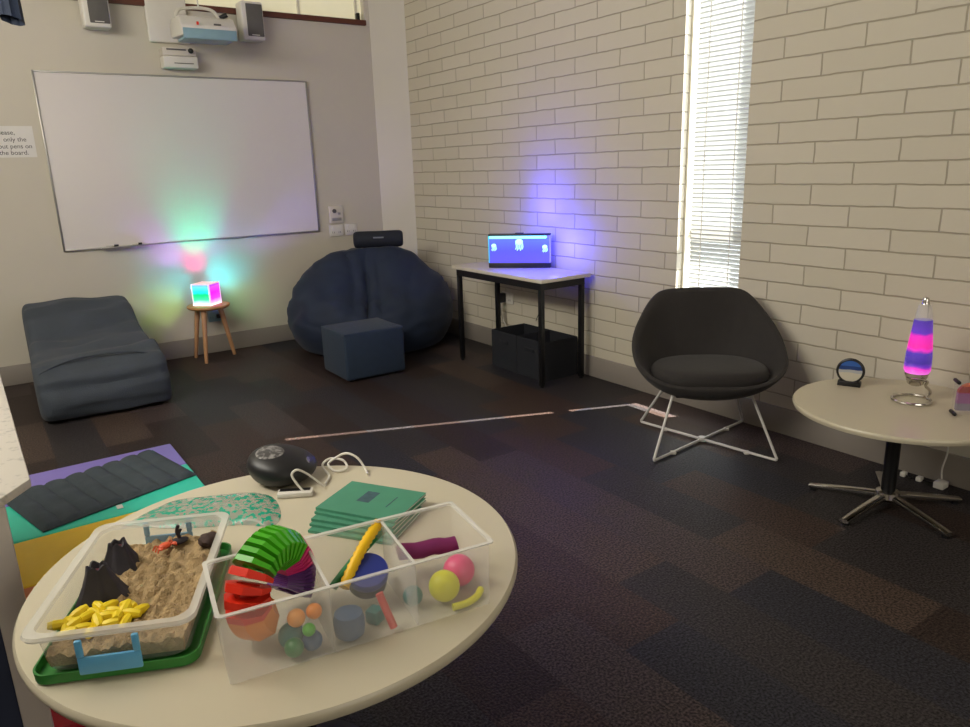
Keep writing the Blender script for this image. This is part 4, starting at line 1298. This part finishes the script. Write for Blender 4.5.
pA, pB = Vector((-2.955, 1.235, 0.650)), Vector((-2.812, 1.290, 0.705))
g.tube([pA.lerp(pB, i / 12) + Vector((0, 0, 0.006 * math.sin(i / 12 * PI))) for i in range(13)], 0.009, 12)
tag(g.build('stretchy_stick', 'deep_green'), 'dark green stretchy stick half hidden beneath the yellow stick', 'toy', 'stretchy sticks in the divided tray')
t = thing('squeeze_can', 'slate blue rounded squeeze toy at front of the middle compartment', 'toy', intray(0.222, 0.033, 0.003))
MB().lathe([(0, 0.0), (0.02, 0.0), (0.027, 0.006), (0.029, 0.02), (0.029, 0.036), (0.026, 0.048), (0.015, 0.053), (0, 0.053)], n=28).build('body', 'slate_blue', t)
g = MB().tube([intray(0.300, 0.006, 0.009), intray(0.292, 0.020, 0.040), intray(0.284, 0.034, 0.072)], 0.0075, 12)
tag(g.build('stretchy_stick', 'stick_red'), 'short red stretchy stick leaning on the front of the middle compartment', 'toy', 'stretchy sticks in the divided tray')
o = MB().box(-0.014, 0.014, -0.014, 0.014, 0, 0.028, 0.004).build('fidget_cube', 'teal_rubber', loc=intray(0.278, 0.052, 0.0025), rotz=0.5)
tag(o, 'small teal fidget cube on the middle compartment floor', 'toy')
o = MB().box(-0.014, 0.014, -0.014, 0.014, 0, 0.028, 0.004).build('fidget_cube', 'red', loc=intray(0.166, 0.115, 0.062), rotz=0.2)
bpy.data.objects.remove(o)
# right compartment
g = MB()
pA, pB = Vector((-2.800, 1.252, 0.662)), Vector((-2.676, 1.212, 0.660))
g.tube([pA.lerp(pB, i / 10) + Vector((0, 0, 0.002 * math.sin(i * 1.3))) for i in range(11)], 0.0175, 18, rads=[0.015] + [0.0175 + 0.0006 * math.sin(i * 2.0) for i in range(1, 10)] + [0.016])
tag(g.build('fabric_tube', 'plum'), 'plum fabric tube lying across the right compartment', 'toy')
ball('squeeze_ball', intray(0.425, 0.052, 0.0345), 0.0315, 'neon_yellow', 'neon yellow squeeze ball in the right compartment')
ball('squeeze_ball', intray(0.474, 0.088, 0.0365), 0.0330, 'hot_pink', 'shiny pink squeeze ball behind the yellow one in the tray')
g = MB().tube(spline([intray(0.425, 0.012, 0.0085), intray(0.455, 0.012, 0.0085), intray(0.482, 0.022, 0.009), intray(0.500, 0.040, 0.010)], 6), 0.0072, 12)
tag(g.build('stretchy_stick', 'neon_yellow'), 'short neon yellow stick curled at front of the right compartment', 'toy', 'stretchy sticks in the divided tray')
ball('squeeze_ball', intray(0.362, 0.066, 0.024), 0.020, 'teal_rubber', 'teal squeeze ball against the second divider in right compartment')

# ---- exercise books
bc = [Vector((-2.842, 1.648)), Vector((-2.692, 1.688)), Vector((-2.579, 1.508)), Vector((-2.748, 1.477))]
bcx = sum((v.x for v in bc)) / 4
bcy = sum((v.y for v in bc)) / 4
brot = math.atan2(1.508 - 1.688, -2.579 + 2.692)
labs = ['green exercise book at the bottom of the stack', 'green exercise book second from the bottom of the stack', 'green exercise book in the middle of the stack', 'green exercise book just below the top one', 'green exercise book lying on top of the stack, with dark title box']
offs = [(-0.040, -0.040, 0.06), (-0.030, -0.028, 0.03), (-0.020, -0.016, 0.05), (-0.008, -0.010, -0.03), (0, 0, 0)]
for i in range(5):
    t = thing('exercise_book', labs[i], 'book', (bcx + 0.013 + offs[i][0], bcy - 0.011 + offs[i][1], RZ + E_ + i * 0.0072), brot + offs[i][2], 'green exercise books on the round table')
    MB().box(-0.112, 0.1115, -0.0815, 0.0815, 0.0008, 0.0057).build('pages', 'pages', t, smooth=False)
    g = MB()
    g.box(-0.113, 0.113, -0.083, 0.083, 0.0, 0.0007).box(-0.113, 0.113, -0.083, 0.083, 0.0058, 0.0067)
    g.box(-0.113, 0.113, -0.0845, -0.083, 0.0, 0.0067)
    g.build('cover', 'book_cover', t, smooth=False)
    if i == 4:
        k_ = MB().box(-0.03, 0.03, -0.018, 0.018, 0.0067, 0.0070).build('title_box', 'book_mark', t, smooth=False)
        k_.location = (-0.018, 0.012, 0); k_.rotation_euler = (0, 0, PI / 2)
        k_ = MB().box(-0.03, 0.03, -0.0016, 0.0016, 0.0067, 0.0070).build('name_line', 'book_mark', t, smooth=False)
        k_.location = (0.055, 0.005, 0); k_.rotation_euler = (0, 0, PI / 2)

# ---- pebble speaker
pb = thing('pebble_speaker', 'black pebble-shaped sound machine at the back of the round table', 'speaker', (-2.808, 1.922, RZ + E_), math.radians(-33))
g = MB()
prof = spline([(0.0, 0, 0.0), (0.05, 0, 0.0), (0.08, 0, 0.014), (0.0955, 0, 0.04), (0.091, 0, 0.062), (0.068, 0, 0.08), (0.035, 0, 0.089), (0.0, 0, 0.091)], 5)
tl = lambda x, z: z - 0.22 * x * (z / 0.098)
g.grid(40, len(prof), lambda u, v: (max(prof[v].x, 0) * math.cos(2 * PI * u / 40), max(prof[v].x, 0) * math.sin(2 * PI * u / 40), tl(max(prof[v].x, 0) * math.cos(2 * PI * u / 40), prof[v].z)), True)
g.build('body', 'pebble_black', pb)
topz = [p_ for p_ in prof if p_.z > 0.042]
def ztop(r):
    for A_, B_ in zip(topz, topz[1:]):
        if B_.x <= r <= A_.x:
            return B_.z + (A_.z - B_.z) * (r - B_.x) / max(1e-6, A_.x - B_.x)
    return topz[-1].z
def discf(u, v):
    rr = 0.041 * v / 8
    x, y = -0.026 + rr * math.cos(2 * PI * u / 36), -0.018 + rr * 1.05 * math.sin(2 * PI * u / 36)
    z = ztop(math.hypot(x, y))
    return (x, y, tl(x, z) + (0.0016 if v < 8 else -0.001))
g = MB()
g.grid(36, 9, discf, True)
g.build('control_disc', 'dial_grey', pb)
mx = Matrix.Translation((0.080, -0.01, 0.055)) @ Matrix.Rotation(math.radians(55), 4, 'Y')
g = MB().lathe([(0, -0.006), (0.014, -0.006), (0.014, 0.002), (0, 0.003)], n=20)
for v in g.bm.verts: v.co = mx @ v.co
g.build('side_button', 'dial_grey', pb)

hb = thing('usb_hub', 'slim white hub with dark slots in front of the black sound machine', 'hub', (-2.822, 1.795, RZ + E_), math.radians(-30))
MB().box(-0.047, 0.047, -0.017, 0.017, 0.0, 0.014, 0.003).build('case', 'white_plastic', hb)
MB().box(-0.042, 0.040, -0.002, 0.013, 0.0138, 0.0150).build('slots', 'black_plastic', hb, smooth=False)
MB().tube(spline([(0.022, -0.004, 0.013), (0.004, 0.004, 0.035), (-0.006, 0.008, 0.058), (0.008, 0.014, 0.068), (0.03, 0.024, 0.052), (0.055, 0.03, 0.026), (0.075, 0.03, 0.006)], 8), 0.0033, 8).build('cord', 'cable_white', hb)
g = MB()
g.tube(spline([(-2.735, 1.80, 0.6065), (-2.700, 1.85, 0.6060), (-2.690, 1.92, 0.612), (-2.660, 1.93, 0.622), (-2.632, 1.90, 0.618), (-2.640, 1.862, 0.608), (-2.672, 1.868, 0.6065), (-2.676, 1.91, 0.615), (-2.652, 1.90, 0.634), (-2.632, 1.872, 0.650), (-2.612, 1.845, 0.640), (-2.600, 1.825, 0.612), (-2.608, 1.79, 0.6055)], 8), 0.0035, 8)
for v in g.bm.verts: v.co -= Vector((-2.66, 1.87, 0.6))
tag(g.build('white_cable', 'cable_white', loc=(-2.66, 1.87, 0.6)), 'looped white cable tangled at the back edge of the round table', 'cable')

# ---- bag of teal beads
bgp = [(-3.235, 1.905), (-3.115, 1.965), (-3.0, 1.925), (-2.886, 1.855), (-2.885, 1.74), (-2.93, 1.66), (-3.0, 1.72), (-3.13, 1.80)]
ctr = Vector((sum(p_[0] for p_ in bgp) / 8, sum(p_[1] for p_ in bgp) / 8, 0))
loop = spline([(p_[0], p_[1], 0) for p_ in bgp] + [(bgp[0][0], bgp[0][1], 0)], 8)[:-1]
g = MB()
NN = len(loop)
def bagf(u, v):
    q_ = v / 8
    p_ = (loop[u] - ctr) * (1 - q_)
    h = 0.022 * math.sqrt(max(0, 1 - (1 - q_) ** 2)) + 0.004 * noise.noise(Vector((p_.x * 30, p_.y * 30, 3))) * min(1, q_ * 3)
    return (p_.x, p_.y, max(h, 0.0005 if q_ > 0 else 0))
rows = g.grid(NN, 8, bagf, True)
g.bm.faces.new(rows[-1])
g.bm.faces.new(rows[0][::-1])
o = g.build('bead_bag', 'bag', loc=(ctr.x, ctr.y, RZ + E_))
tag(o, 'clear pouch of teal and white beads behind the sand tub', 'pouch')
